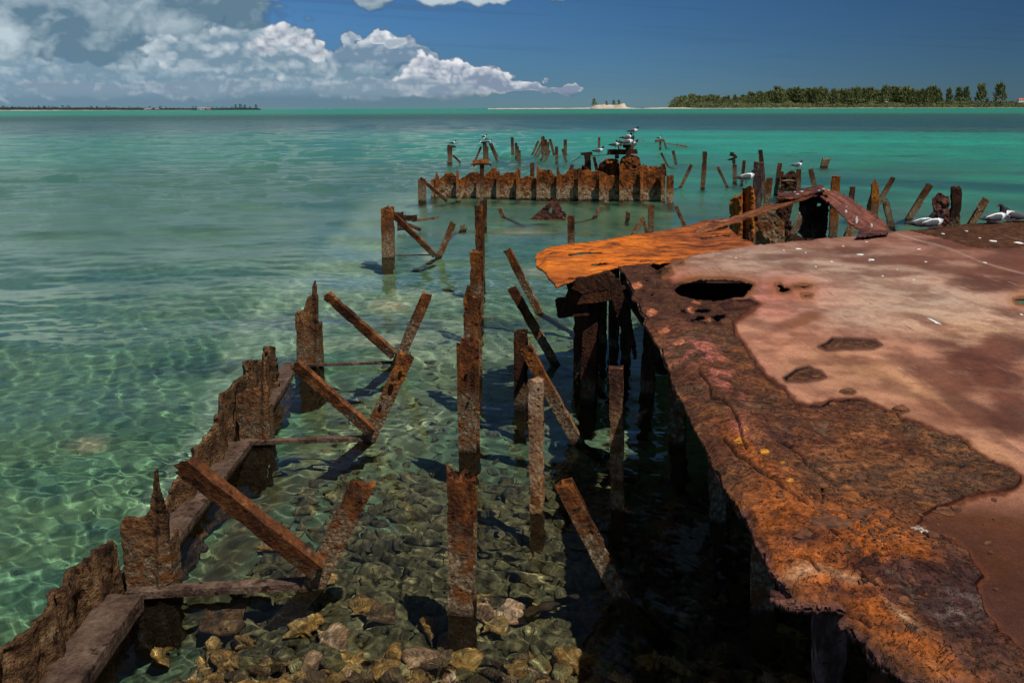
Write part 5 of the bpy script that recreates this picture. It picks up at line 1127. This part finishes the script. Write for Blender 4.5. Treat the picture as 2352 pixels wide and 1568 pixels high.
def gull(label, px, py, Yv, size, face=0.0, sit=False, wings='folded', group='black-headed gulls perched on the ruin', z=None):
    P = Y1(px, py, Yv)
    if z is not None: P = Vector((P.x, P.y, z))
    r_ = thing('gull', label, 'gull', tuple(P), group); r_.rotation_euler = (0, 0, face)
    k = size/.34; leg = 0.0 if sit else .055
    V, Fc, mi = gull_mesh(sit, rnd.choice((-1, 0, 1)))
    V = [(x*k, y*k, (z_-.045+leg+.008)*k) for x, y, z_ in V]
    b = make_mesh('body', V, Fc, None, r_, True, mats=[M['gw'], M['gb']], midx=mi)
    for s_ in (-1, 1):
        Vw = []; Fw = []; mw = []
        if wings == 'folded':
            prof = [(.065, .100, .036, .020), (.03, .108, .050, .040), (-.05, .104, .050, .042), (-.12, .092, .034, .026), (-.18, .086, .018, .012), (-.225, .084, .008, .004)]
            for (x, z_, y, h) in prof:
                for t in range(8):
                    a = 2*math.pi*t/8; Vw.append((x*k, s_*(y+.012*math.cos(a))*k, (z_+h*math.sin(a)-.045+leg+.008)*k))
        else:
            prof = [(.03, .12, .03, .05), (.05, .17, .10, .055), (.04, .20, .19, .045), (-.01, .19, .29, .03), (-.06, .17, .36, .008)]
            for (x, z_, y, h) in prof:
                for t in range(8):
                    a = 2*math.pi*t/8; Vw.append(((x+h*math.cos(a)-.02)*k, s_*y*k, (z_+.006*math.sin(a)-.045+leg)*k))
        for i in range(len(prof)-1):
            for t in range(8): Fw.append((i*8+t, i*8+(t+1) % 8, (i+1)*8+(t+1) % 8, (i+1)*8+t)); mw.append(1 if i >= 3 else 0)
        Fw.append(tuple(range(7, -1, -1))); mw.append(0); Fw.append(tuple((len(prof)-1)*8+t for t in range(8))); mw.append(1)
        make_mesh('wing', Vw, Fw, None, r_, True, mats=[M['gg'], M['gb']], midx=mw)
    hz_ = (.205-.045+leg+.008)*k
    Vb = []
    for x, rr in ((.140, .008), (.160, .007), (.180, .0025)):
        for t in range(6): a = 2*math.pi*t/6; Vb.append((x*k, rr*.7*math.cos(a)*k, hz_+rr*math.sin(a)*k-(x-.14)*.25*k))
    make_mesh('bill', Vb, [(i*6+t, i*6+(t+1) % 6, (i+1)*6+(t+1) % 6, (i+1)*6+t) for i in range(2) for t in range(6)]+[tuple(12+t for t in range(6))], M['gr'], r_)
    if not sit:
        for s_ in (-1, 1):
            Vl = []
            for (x, z_, rr) in ((0, .062, .005), (.0, .03, .0035), (.004, .002, .0035), (.03, 0.001, .003)):
                for t in range(5): a = 2*math.pi*t/5; Vl.append(((x+rr*math.cos(a)*(1 if z_ > .01 else .4))*k, (s_*.018+rr*math.sin(a))*k, (z_+(.0 if z_ > .01 else rr*abs(math.cos(a))))*k))
            make_mesh('leg', Vl, [(i*5+t, i*5+(t+1) % 5, (i+1)*5+(t+1) % 5, (i+1)*5+t) for i in range(3) for t in range(5)], M['gr'], r_)
    return r_
def G1(lab, x, y, Yv, f, sz=.40, **kw): p = r1(x, y); return gull(lab, p[0], p[1], Yv, sz, f, **kw)
yt = baseY(*r1(665, 318)); yb = wallY(r1(1800, 0)[0])
G1('gull on the cap of the farthest quay frame, alone at the left', 418, 200, YA6, -.3, .42)
G1('highest gull on the far trestle', 665, 150, yt, -.5, .4); G1('gull just below the highest one on the far trestle', 667, 168, yt-.15, -2.6, .4); G1('gull at the left shoulder of the far trestle', 644, 195, yt, 3.0, .4); G1('gull at the right shoulder of the far trestle', 697, 190, yt, .2, .4)
G1('gull standing on the thin rod left of the beam cluster', 1558, 272, yb+.3, -.1)
G1('leftmost gull on the beam cluster, white breast to the camera', 1688, 226, yb+.2, -.4); G1('gull on the small block beside the leaning stub of the beam cluster', 1730, 224, yb+.2, -.3)
G1('large gull sitting on the dark cap block of the beam cluster', 1782, 195, yb, .1, .5, sit=True); G1('gull behind the sitting one, head turned left on the beam cluster', 1780, 172, yb+1.0, .3, .46)
G1('gull with raised wings at the right of the beam cluster', 1836, 222, yb+.6, -1.2, .42, wings='open'); G1('gull on the highest post of the beam cluster', 1830, 118, yb+1.0, -.4, .40)
G1('gull on the little fallen ledge near the bright water', 2033, 155, Yl, -.4, .42)
p = r2(955, 512); gull('big gull on the folded sheets, grey back and white neck', p[0]-2, p[1]-2, 17.1, .46, .25)
p = r2(1350, 386); gull('gull standing on the stub pile behind the black box', p[0], p[1], baseY(*r2(1360, 600)), .42, .1)
zt = ZD+.012
def deckgull(lab, x, y, sz, f):
    P = Z1(x, y, zt); g_ = gull(lab, x, y, P.y, sz, f, sit=True, group='gulls resting on the deck', z=zt); return g_
deckgull('gull resting on the deck edge, black head and white breast facing right', 2140, 524, .37, .15)
deckgull('gull lying behind the black-headed one, tail to the left', 2116, 522, .36, .05)
deckgull('grey gull resting low at the far right of the deck', 2285, 511, .38, .2); deckgull('rightmost gull resting with its white tail to the right', 2322, 507.5, .42, 3.0)

# ================================================================== CONCH SHELLS
def conch_mesh(seed, flare=1.0, res=(26, 22)):
    g = np.random.default_rng(seed); nt_, na_ = res
    t = np.linspace(0, 1, nt_); th = np.linspace(0, 2*math.pi, na_, endpoint=False); T, TH = np.meshgrid(t, th, indexing='ij')
    shoulder = .36
    uu = np.clip((T-shoulder)/(1-shoulder), 0, 1); R = np.where(T < shoulder, .02+.30*(T/shoulder)**1.1, .32*(1-uu)**.72*(1+.18*np.sin(uu*3.1))+.018)
    # spire whorls
    wh = ((T/shoulder)*3.2 - TH/(2*math.pi)) % 1.0
    R = R*np.where(T < shoulder*1.05, 1+.20*(wh**3-.35), 1)
    nk = 7; kn = np.clip(np.cos(TH*nk/1.0+g.uniform(0, 6)), 0, 1)**4
    R = R+kn*.48*np.exp(-((T-shoulder)/.045)**2)*(.55+.45*np.cos(TH-1.0)) + kn*.06*np.exp(-((T-shoulder*.6)/.035)**2)
    lip = np.exp(-((((TH-4.2+math.pi) % (2*math.pi))-math.pi)/.55)**2)
    R = R+flare*lip*.62*sstep(.16, .30, T)*sstep(1.0, .70, T)
    R = R*(1+.035*np.sin(T*60))*1.0
    R = R*(1+.05*(fbm(np.stack([T*14, np.cos(TH)*4+3, np.sin(TH)*4], -1), 2, seed+3)-.5))+.10*(fbm(np.stack([T*6, np.cos(TH)*1.5+3, np.sin(TH)*1.5], -1), 3, seed)-.5)
    # aperture: a deep fold beside the lip
    ap = np.exp(-((((TH-4.95+math.pi) % (2*math.pi))-math.pi)/.33)**2)*sstep(.36, .5, T)*sstep(.99, .8, T)
    R = R*(1-.55*ap)
    X = (T-.5)*1.10; Yq_ = R*np.cos(TH)*.78; Zq = R*np.sin(TH)*.66
    V = np.stack([X, Yq_, Zq], -1).reshape(-1, 3)
    Fc = [(i*na_+k_, i*na_+(k_+1) % na_, (i+1)*na_+(k_+1) % na_, (i+1)*na_+k_) for i in range(nt_-1) for k_ in range(na_)]
    Fc += [tuple(range(na_-1, -1, -1)), tuple((nt_-1)*na_+k_ for k_ in range(na_))]
    return V, Fc
def shell_mat(name, stops, rough=.85):
    s = N(name); oi = s.n('ShaderNodeObjectInfo'); tc = s.n('ShaderNodeTexCoord')
    n_ = s.noise(3.0, 8, .65, tc.outputs['Object'], .5); n2 = s.noise(14, 6, .65, tc.outputs['Object'])
    wv_ = s.n('ShaderNodeTexWave'); s.l(tc.outputs['Object'], wv_.inputs[0]); wv_.inputs['Scale'].default_value = 5; wv_.inputs['Distortion'].default_value = 3
    k_ = s.math('ADD', s.math('MULTIPLY', n_, .8), s.math('MULTIPLY', oi.outputs['Random'], .2))
    c_ = s.ramp(k_, stops); c_ = s.mix(1.0, c_, s.ramp(n2, [(.3, .55), (.7, 1.4)]), 'MULTIPLY')
    c_ = s.mix(1.0, c_, s.ramp(wv_.outputs[1], [(.1, .82), (.6, 1.06)]), 'MULTIPLY')
    c_ = s.mix(s.math('MULTIPLY', s.maprange(s.noise(1.6, 6, .7, s.scale(tc.outputs['Object'], (1.4, 1, 1))), .62, .66), .75), c_, (.012, .010, .006))
    c_ = s.mix(s.math('MULTIPLY', s.maprange(s.noise(2.2, 4, .6, tc.outputs['Object']), .56, .66), .55), c_, (.035, .035, .020))
    s.principled(c_, rough, s.bump(s.math('ADD', n2, s.math('MULTIPLY', wv_.outputs[1], .12)), 1.0, .05), .2); return s.m
M['sh_grey'] = shell_mat('weedy_grey_shell', [(.3, (.055, .045, .022)), (.48, (.21, .17, .075)), (.68, (.46, .37, .18))])
M['sh_gold'] = shell_mat('golden_shell', [(.3, (.13, .07, .02)), (.48, (.38, .20, .06)), (.68, (.62, .42, .18))])
M['sh_brown'] = shell_mat('brown_shell', [(.3, (.05, .030, .018)), (.5, (.14, .085, .045)), (.7, (.30, .18, .10))])
M['sh_pink'] = shell_mat('pale_pink_shell', [(.3, (.30, .16, .09)), (.5, (.55, .32, .20)), (.7, (.70, .54, .40))])
M['sh_dark'] = shell_mat('dark_weedy_shell', [(.3, (.026, .022, .013)), (.48, (.125, .105, .052)), (.68, (.34, .28, .14))])
protos = {}
for mk in ('sh_dark', 'sh_grey', 'sh_gold', 'sh_brown', 'sh_pink'):
    for v in range(4 if mk == 'sh_grey' else 3):
        V, Fc = conch_mesh(40+v*7+len(mk), flare=(1.0, .35, 1.25, .6)[v])
        me = bpy.data.meshes.new('conch_shell'); me.from_pydata((V*.5).tolist(), [], Fc); me.update(); me.materials.append(M[mk])
        me.polygons.foreach_set('use_smooth', np.ones(len(me.polygons), bool)); protos[(mk, v)] = (me, V, Fc)
def bed_at(px, py):
    z = -.4
    for _ in range(4):
        q_ = bedpt(np.array(float(px)), np.array(float(py)), z); z = bedz(float(q_[0]), float(q_[1]))
    return float(q_[0]), float(q_[1]), z
gg_ = np.random.default_rng(12)
def place_conch(x, y, z, size, mk, label, group, rot=None, v=None):
    me = protos[(mk, v if v is not None else int(gg_.integers(0, 3)))][0]
    o = bpy.data.objects.new('conch_shell', me); COL.objects.link(o); o.location = (x, y, z)
    o.rotation_euler = rot or (gg_.uniform(0, 6.28), gg_.uniform(-.8, .8), gg_.uniform(0, 6.28)); o.scale = (size*2, size*2*gg_.uniform(.7, 1.15), size*2*gg_.uniform(.8, 1.1))
    o.cycles.is_caustics_receiver = True; tag(o, label, 'conch shell', group); return o
special = [
    (1405, 1450, .25, 'sh_gold', 'ribbed golden conch lying left of the strut foot, largest of the near pile'),
    (705, 1462, .26, 'sh_gold', 'golden conch with a flared ribbed lip below the foot of the nearest V brace'),
    (840, 1415, .22, 'sh_gold', 'upright golden conch with a pointed crown, right of the V brace foot'),
    (870, 1440, .24, 'sh_brown', 'smooth tan conch curled beside the upright golden one'),
    (765, 1490, .22, 'sh_pink', 'pale pink conch with short spikes below the ribbed golden one'),
    (375, 1530, .20, 'sh_gold', 'yellow conch on its own near the bottom left, by the wale'),
    (490, 1515, .22, 'sh_gold', 'spiky yellow conch in front of the sunken grey slab'),
    (565, 1500, .17, 'sh_gold', 'small rounded golden conch right of the sunken grey slab'),
    (525, 1545, .18, 'sh_gold', 'golden conch with a curled lip at the bottom, below the slab'),
    (715, 1552, .24, 'sh_pink', 'fan-shaped pale conch cut by the bottom edge of the frame'),
    (905, 1530, .22, 'sh_gold', 'golden conch with knobs at the bottom centre left'),
    (880, 1555, .20, 'sh_gold', 'star-knobbed golden conch at the bottom centre left'),
    (1105, 1432, .22, 'sh_pink', 'pink-white spiky conch touching the foot of the nearest centre pile'),
    (1165, 1440, .26, 'sh_pink', 'big pale conch with a knobbed crown right of the nearest centre pile'),
    (1135, 1462, .17, 'sh_gold', 'narrow golden conch wedged under the two pale ones'),
    (1110, 1395, .16, 'sh_gold', 'small striped golden conch just behind the nearest centre pile'),
    (1055, 1490, .24, 'sh_brown', 'reddish brown conch below the nearest centre pile'),
    (985, 1465, .20, 'sh_gold', 'sunlit yellow-green conch left of the nearest centre pile foot'),
    (975, 1540, .25, 'sh_pink', 'white rimmed conch at the bottom, left of centre'),
    (1060, 1545, .22, 'sh_gold', 'dull gold conch at the bottom centre'),
    (1290, 1545, .24, 'sh_gold', 'round golden conch half lit at the bottom right of the heap'),
    (1325, 1550, .20, 'sh_gold', 'folded golden conch beside the round one at the bottom right of the heap'),
    (1350, 1440, .24, 'sh_brown', 'orange-brown forked conch in the shade right of centre'),
    (1820, 1475, .20, 'sh_gold', 'lone yellow conch deep in the shade under the front of the deck'),
    (820, 1180, .20, 'sh_gold', 'yellowish conch far back between the braces'),
    (620, 1275, .20, 'sh_gold', 'small yellow conch under the nearest raking brace'),
    (700, 1340, .22, 'sh_brown', 'dark red-brown conch under the V brace'),
    (740, 1352, .20, 'sh_gold', 'bright lime-yellow conch right of the V brace foot'),
]
used = []
for (x, y, sz, mk, lab) in special:
    if x == 1405: x, y = 720, 1448
    X_, Y_, Z_ = bed_at(x, y); place_conch(X_, Y_, Z_+.13, sz*1.05, mk, lab, None, v=0, rot=(gg_.uniform(2.0, 4.2), gg_.uniform(-.35, .35), gg_.uniform(0, 6.28)))
    used.append((X_, Y_))
cand = []
tries = 0
while len(cand) < 1150 and tries < 30000:
    tries += 1
    py = 1010 + (1640-1010)*gg_.uniform(0, 1)**.75; px = gg_.uniform(60, 2050)
    X_, Y_, Z_ = bed_at(px, py)
    if X_ < -1.95+.02*(Y_-4) or X_ > 2.6 or Y_ > 7.2: continue
    if Y_ > 5.0 and gg_.uniform() > (7.6-Y_)/2.6: continue
    if min([(X_-a)**2+(Y_-b)**2 for a, b in used[-400:]] or [9]) < (.078)**2: continue
    used.append((X_, Y_)); cand.append((X_, Y_, Z_, px, py))
cand.sort(key=lambda c: -c[4]); indiv = cand[:270]; rest = cand[270:]
for (X_, Y_, Z_, px, py) in indiv:
    u_ = gg_.uniform(); gold = .42 if py > 1385 and px < 1500 else (.2 if py > 1330 else .06)
    mk = 'sh_gold' if u_ < gold else ('sh_brown' if u_ < gold+.2 else ('sh_pink' if u_ < gold+.24 and py > 1400 else 'sh_grey'))
    if mk == 'sh_grey' and px < 1380 and gg_.uniform() < np.interp(py, [1200, 1300, 1420], [1, .7, .05]): mk = 'sh_dark'
    side = 'in the shade under the deck' if px > 1450 else ('between the nearest centre pile and the deck' if px > 1100 else ('in front of the waterline strut' if py > 1400 and px < 760 else 'left of the nearest centre pile'))
    cn = {'sh_gold': 'golden', 'sh_brown': 'brown', 'sh_pink': 'pale pink', 'sh_grey': 'weedy grey', 'sh_dark': 'dark weedy'}[mk]
    place_conch(X_, Y_, Z_+gg_.uniform(.0, .15), gg_.uniform(.12, .23), mk, f'{cn} conch shell in the sunken heap {side}', f'{cn} shells {side}')
AV = []; AF = []; off = 0
for (X_, Y_, Z_, px, py) in rest:
    V, Fc = conch_mesh(int(gg_.integers(0, 9)), gg_.uniform(.2, 1.2), (12, 10)); from mathutils import Euler
    E_ = np.array(Euler((gg_.uniform(0, 6.28), gg_.uniform(-.6, .6), gg_.uniform(0, 6.28))).to_matrix()); V = (V*gg_.uniform(.13, .24))@E_.T+np.array((X_, Y_, Z_+gg_.uniform(.0, .06)))
    AV.append(V); AF += [tuple(i+off for i in f) for f in Fc]; off += len(V)
rb = make_mesh('conch_heap', np.concatenate(AV), AF, M['sh_dark'], smooth=True); tag(rb, 'mass of small weedy shells farther back under the water', 'shell heap', kind='stuff')
# shell grit filling the gaps
AV = []; AF = []; off = 0
ico = [(0, 0, 1), (.9, 0, .1), (.2, .85, 0), (-.8, .4, .1), (-.5, -.8, 0), (.4, -.8, .1), (0, 0, -.8)]
icf = [(0, 1, 2), (0, 2, 3), (0, 3, 4), (0, 4, 5), (0, 5, 1), (6, 2, 1), (6, 3, 2), (6, 4, 3), (6, 5, 4), (6, 1, 5)]
for k in range(5200):
    py = 1000+(1680-1000)*gg_.uniform(0, 1)**.8; px = gg_.uniform(60, 2100)
    if k > 3800: py = gg_.uniform(700, 1100); px = gg_.uniform(560, 1500)
    q_ = bedpt(np.array(px), np.array(py), -.45); X_, Y_ = float(q_[0]), float(q_[1])
    if X_ < -2.0: continue
    r_ = gg_.uniform(.012, .05)*(1.3 if k > 3800 else 1); E_ = np.array(Euler((gg_.uniform(0, 6), gg_.uniform(0, 6), gg_.uniform(0, 6))).to_matrix())
    V = (np.array(ico)*(r_*gg_.uniform(.7, 1.5), r_, r_*gg_.uniform(.3, .8)))@E_.T + np.array((X_, Y_, bedz(X_, Y_)+r_*.2)); AV.append(V); AF += [tuple(i+off for i in f) for f in icf]; off += 7
grit = make_mesh('shell_rubble', np.concatenate(AV), AF, M['sh_dark']); tag(grit, 'broken shell rubble covering the shallow bottom', 'rubble', kind='stuff')
# sunken slab and sunken beams
for lab, pl, z_, m in [('sunken grey slab tilted among the shells below the waterline strut', [(480, 1432), (572, 1425), (560, 1480), (530, 1500), (455, 1492)], -.30, 'crusty'),
                       ('dark sunken plate lying under the deck shade at the bottom right', [(1620, 1440), (1800, 1410), (1830, 1450), (1700, 1480), (1640, 1470)], -.30, 'dark'),
                       ('long thin sunken rusty bar right of the nearest centre pile', [(1195, 1440), (1330, 1395), (1345, 1402), (1205, 1452)], -.28, 'dark')]:
    o = build_plate('sunken_plate', pl, plane_z(z_), 3.0, .04, M[m], None, warp=3, wscale=9, seed=len(lab), disp=lambda a, b: .03*(fbm2(a/16, b/16, 3, 3)-.5), nflip='up'); tag(o, lab, 'sunken scrap')

# ================================================================== FAR SHORES
s = N('scrub'); nz = s.noise(.10, 8, .7); s.principled(s.ramp(nz, [(.34, (.010, .016, .007)), (.5, (.045, .058, .020)), (.66, (.11, .115, .045))]), 1.0); M['scrub'] = s.m
s = N('casuarina'); nz = s.noise(.16, 5, .6); s.principled(s.ramp(nz, [(.35, (.07, .085, .028)), (.65, (.21, .22, .075))]), 1.0); M['cas'] = s.m
s = N('dark_shore_green'); s.principled((.012, .022, .014), 1.0); M['dgreen'] = s.m
s = N('beach_sand'); s.principled(s.ramp(s.noise(.05, 5), [(.35, (.34, .25, .19)), (.65, (.62, .50, .40))]), 1.0); M['sand'] = s.m
s = N('trunk_bark'); s.principled((.09, .07, .05), 1.0); M['bark'] = s.m
s = N('house_white'); s.principled((.70, .68, .66), .9); M['hwhite'] = s.m
s = N('roof_red'); s.principled((.42, .13, .08), .9); M['hroof'] = s.m
s = N('roof_grey'); s.principled((.25, .27, .29), .9); M['hroofg'] = s.m
YS = 1500.0
def strip(name, tops, yb, Yv, mat, depth=80, kind='structure', bump_=0.0, seed=0, n=300, back=0.25):
    """low land: a mound whose front foot is at the waterline"""
    xs_ = np.linspace(tops[0][0], tops[-1][0], n); th_ = np.interp(xs_, [t[0] for t in tops], [t[1] for t in tops])
    th_ = th_ + bump_*(fbm2(xs_/7, xs_*0, 4, seed)-.5)*2
    rows = []; yb = yb if callable(yb) else (lambda v, c=yb: c+0*v)
    ybv = yb(xs_)
    for f, hgt_ in ((0, -.3), (.05, .12), (.25, .55), (.6, .92), (1.0, 1.0), (1.6, .6), (2.2, -.3)):
        P = onz(xs_, ybv, 0.0); sc = P[:, 1:2]*0+1
        Yb_ = Yv
        base = aty(xs_, ybv, Yb_); topp = aty(xs_, th_, Yb_)
        H = np.maximum(topp[:, 2]-base[:, 2], .2)
        row = base.copy(); row[:, 1] += f*depth; row[:, 0] *= (Yb_+f*depth)/Yb_; row[:, 2] = base[:, 2]*0 + 0.0 + hgt_*H + (.35*H*(fbm2(xs_/5, xs_*0+f*9, 3, seed+3)-.5) if f > 0 else 0)
        rows.append(row)
    V = np.stack(rows).reshape(-1, 3); R_ = len(rows); i = np.arange((R_-1)*(n-1)); rr = i//(n-1); cc = i % (n-1); b = rr*n+cc
    return make_mesh(name, V, np.stack([b, b+1, b+n+1, b+n], 1), mat, smooth=False)
# heights are set so the foot sits at z=0: shift yb to the pixel of z=0 at YS
_, pyw = todp(np.array([[0.0, YS, 0.0]])); PYW = float(pyw[0])
def yw(px, Yv=YS):
    P = aty(np.asarray(px, float), np.full(np.shape(px), 248.0), Yv); P[..., 2] = 0; return todp(P)[1]
isl_top = [(1534, 243), (1545, 240), (1570, 236), (1600, 233), (1660, 230), (1700, 229), (1760, 228), (1850, 231), (1950, 231), (2050, 229), (2150, 232), (2250, 234), (2352, 236), (2600, 238), (2900, 240)]
o = strip('island', isl_top, yw, YS, M['scrub'], 160, bump_=1.6, seed=4, n=500); o['kind'] = 'structure'
o = strip('beach', [(1480, 248.2), (1500, 247.8), (1530, 247.3), (1570, 247.3), (1600, 249), (1800, 248.4), (2000, 248), (2352, 247.5), (2900, 247.5)], yw, YS-6, M['sand'], 12, bump_=.6, seed=8, n=400); o['kind'] = 'structure'
o = strip('sand_spit', [(1120, 249.6), (1160, 249.2), (1250, 248.8), (1340, 248.3), (1362, 246.5), (1440, 246), (1450, 248), (1480, 249.3)], yw, YS+60, M['sand'], 30, bump_=.3, seed=9, n=200); o['kind'] = 'structure'
o = strip('rocky_cay', [(1360, 246), (1366, 242.5), (1380, 241), (1400, 240.5), (1420, 240.5), (1434, 238.5), (1438, 245)], yw, YS+50, M['cayrock'] if 'cayrock' in M else M['sand'], 16, bump_=1.6, seed=10, n=60); o['kind'] = 'structure'
YL = 1500.0
o = strip('left_shore', [(-500, 245), (0, 246.5), (120, 247.3), (200, 247.2), (330, 248.4), (420, 249), (500, 249.2), (560, 248), (592, 248), (600, 251)], yw, YL, M['dgreen'], 120, bump_=1.0, seed=12, n=400); o['kind'] = 'structure'
o = strip('left_beach', [(-500, 253), (0, 253), (300, 253.2), (440, 253.6)], yw, YL-6, M['sand'], 8, bump_=.3, seed=13, n=200); o['kind'] = 'structure'
def leafy(name, base, H, W, mat, seed, lean=-.25, n=220, kind='cas'):
    """foliage of many slim wind-combed sprays through the crown's volume"""
    g = np.random.default_rng(seed); V = []; Fc = []
    for k in range(n):
        t = g.uniform(.10, 1.0)**.8; rad = W*.5*(1-.72*t)*(.45+.55*abs(math.sin(t*9+seed)))*(1 if kind == 'cas' else 1.4)
        a = g.uniform(0, 6.28); r_ = rad*math.sqrt(g.uniform(.05, 1)); c = np.array((r_*math.cos(a)+lean*H*t*t*.5, r_*math.sin(a), H*t))
        L = H*g.uniform(.10, .21); dr = np.array((lean*g.uniform(.6, 2.4)+g.normal(0, .25)+.35*math.cos(a), .35*math.sin(a), g.uniform(.5, 1.2))); dr /= np.linalg.norm(dr)
        sd_ = np.cross(dr, (0, 1, 0))*L*g.uniform(.10, .22); sd_[1] += g.normal(0, .1)*L; i0 = len(V)
        V += [c-sd_, c+sd_, c+dr*L+sd_*.2, c+dr*L*1.25]; Fc.append((i0, i0+1, i0+2, i0+3))
    return V, Fc
def tree(label, px, ptop, Yv, wpx, seed, lean=-.25, mat='cas', group='casuarinas along the island ridge', yfoot=None, nm='casuarina_tree', cat='tree', n=220):
    top = Y1(px, ptop, Yv); zf = 0.0 if yfoot is None else max(Y1(px, yfoot, Yv).z, .5); H = max(top.z-zf, 2); W = wpx/F*Yv*.97
    base = (top.x - lean*H*.35, Yv, zf)
    r_ = thing(nm, label, cat, base, group)
    V, Fc = leafy(nm, base, H, W, M[mat], seed, lean, n)
    make_mesh('crown', np.array(V), Fc, M[mat], r_)
    Vt = []; 
    for t in np.linspace(0, .9, 5):
        rr = H*.018*(1-.8*t)
        for k in range(5): a = 2*math.pi*k/5; Vt.append((rr*math.cos(a)+lean*H*t*t*.5, rr*math.sin(a), H*t))
    make_mesh('trunk', Vt, [(i*5+k, i*5+(k+1) % 5, (i+1)*5+(k+1) % 5, (i+1)*5+k) for i in range(4) for k in range(5)], M['bark'], r_)
    return r_
gt = np.random.default_rng(77)
ridge = [(1540, 226), (1560, 220), (1600, 215), (1650, 215), (1680, 218), (1720, 212), (1750, 210), (1790, 203), (1830, 206), (1900, 206), (1950, 206), (2000, 205), (2050, 204), (2100, 208), (2130, 205)]
px = 1541; idx = 0
while px < 2150:
    tp = np.interp(px, [r_[0] for r_ in ridge], [r_[1] for r_ in ridge]) + gt.uniform(-5, 12)*gt.uniform(.2, 1) + (4 if px < 1740 else 0)
    far_ = px > 1760
    tree('slanting casuarina of the dense row on the island ridge', px, tp, YS+gt.uniform(30, 120), gt.uniform(22, 40), idx, gt.uniform(-.5, -.15), n=300, yfoot=241)
    px += gt.uniform(5, 9.5); idx += 1
for x, tp, wd, lab in [(2158, 207, 22, 'casuarina at the right end of the dense row, gap on its right'), (2182, 205, 18, 'narrow casuarina just past the end of the dense row'), (2205, 204, 30, 'broad casuarina before the last gaps of the ridge'), (2222, 203, 22, 'casuarina leaning into its broader neighbour near the right'), (2256, 197, 38, 'tall feathery casuarina, second from the right end'), (2300, 194, 40, 'tallest casuarina standing alone at the right end of the island')]:
    tree(lab, x, tp, YS+50, wd, idx, -.30, n=330, yfoot=240, group='lone casuarinas at the right end of the island'); idx += 1
for x, tp, wd, lab in [(1365, 228, 20, 'bushy casuarina at the left end of the little rocky cay'), (1393, 233, 8, 'tiny tree in the middle of the little rocky cay'), (1410, 231, 12, 'small tree right of the tiny one on the rocky cay'), (1422, 231, 11, 'rightmost small tree on the rocky cay')]:
    tree(lab, x, tp, YS+62, wd, idx, -.25, n=160, yfoot=246); idx += 1
for x in np.arange(2, 540, 7.5):
    tp = 246.2+.004*x-4.5*gt.uniform(0, 1)**2.2; tree('small dark treetop on the far left shore', x+gt.uniform(-4, 4), tp, YL+40, gt.uniform(10, 20), idx, -.1, 'dgreen', 'treetops on the left shore', 253, 'shore_tree', 'tree', 70); idx += 1
for x, tp, wd in [(541, 241, 12), (552, 240, 15), (562, 242, 13), (574, 244.5, 10), (588, 241.5, 10)]:
    tree('taller dark tree of the clump at the tip of the left shore', x, tp, YL+40, wd, idx, -.1, 'dgreen', 'clump at the tip of the left shore', 252, 'shore_tree', 'tree', 90); idx += 1
s = N('scrub_leaf'); nz = s.noise(.5, 6, .7); s.principled(s.ramp(nz, [(.34, (.025, .035, .012)), (.5, (.08, .10, .032)), (.66, (.18, .19, .065))]), 1.0); M['sleaf'] = s.m
V = []; Fc = []
for k in range(12000):
    x = gt.uniform(1538, 2800); f_ = gt.uniform(0, 1)**1.3; Yv = YS+8+f_*150
    tp = np.interp(x, [t[0] for t in isl_top], [t[1] for t in isl_top]); Hm = Y1(x, tp, YS).z*min(1, .15+f_*1.1)
    P = Y1(x, 240, Yv); r_ = gt.uniform(.6, 2.0); i0 = len(V); c = np.array((P.x, Yv, Hm+gt.uniform(-.3, 2.4)))
    for q_ in range(4): V.append(c+gt.normal(0, 1, 3)*r_*.75)
    Fc += [(i0, i0+1, i0+2), (i0, i0+2, i0+3)]
tag(make_mesh('island_scrub', np.array(V), Fc, M['sleaf']), 'low green scrub covering the island slope behind the beach', 'scrub', kind='stuff')
def house(label, px, yt, w, rf, Yv, yb_, grp='houses on the far shores'):
    c = Y1(px, yb_, Yv); t = Y1(px, yt, Yv); W = w/F*Yv; H = max(t.z-c.z, 1.5); zf = max(c.z, .4)
    r_ = thing('house', label, 'house', (c.x, Yv, zf), grp)
    def bx(nm, x0, x1, y0, y1, z0, z1, m):
        v = [(x, y, z) for z in (z0, z1) for x, y in ((x0, y0), (x1, y0), (x1, y1), (x0, y1))]; return make_mesh(nm, v, [(3, 2, 1, 0), (4, 5, 6, 7), (0, 1, 5, 4), (1, 2, 6, 5), (2, 3, 7, 6), (3, 0, 4, 7)], M[m], r_)
    bx('wall', -W/2, W/2, 0, W*.7, -.5, H*.6, 'hwhite')
    v = [(-W*.56, -.4, H*.6), (W*.56, -.4, H*.6), (W*.56, W*.7+.4, H*.6), (-W*.56, W*.7+.4, H*.6), (-W*.4, W*.35, H), (W*.4, W*.35, H)]
    make_mesh('roof', v, [(0, 1, 5, 4), (2, 3, 4, 5), (1, 2, 5), (3, 0, 4), (3, 2, 1, 0)], M[rf], r_)
    for k in (-1, 1): bx('window', k*W*.25-W*.07, k*W*.25+W*.07, -.08, -.01, H*.2, H*.42, 'dgreen')
house('small white hut in the scrub of the right island', 2035, 227.5, 9, 'hwhite', YS+40, 234); house('white house with a pink roof at the right edge of the island', 2346, 226, 12, 'hroof', YS+40, 235)
house('long white house with a white roof on the left shore', 462, 247.5, 16, 'hroofg', YL+10, 253); house('orange roofed house beside the long white one on the left shore', 478, 247.8, 8, 'hroof', YL+14, 253); house('low grey roofed house at the middle of the left shore', 338, 249, 14, 'hroofg', YL+10, 253); house('small grey house left of the orange roofed one', 360, 249.5, 8, 'hroofg', YL+12, 253)
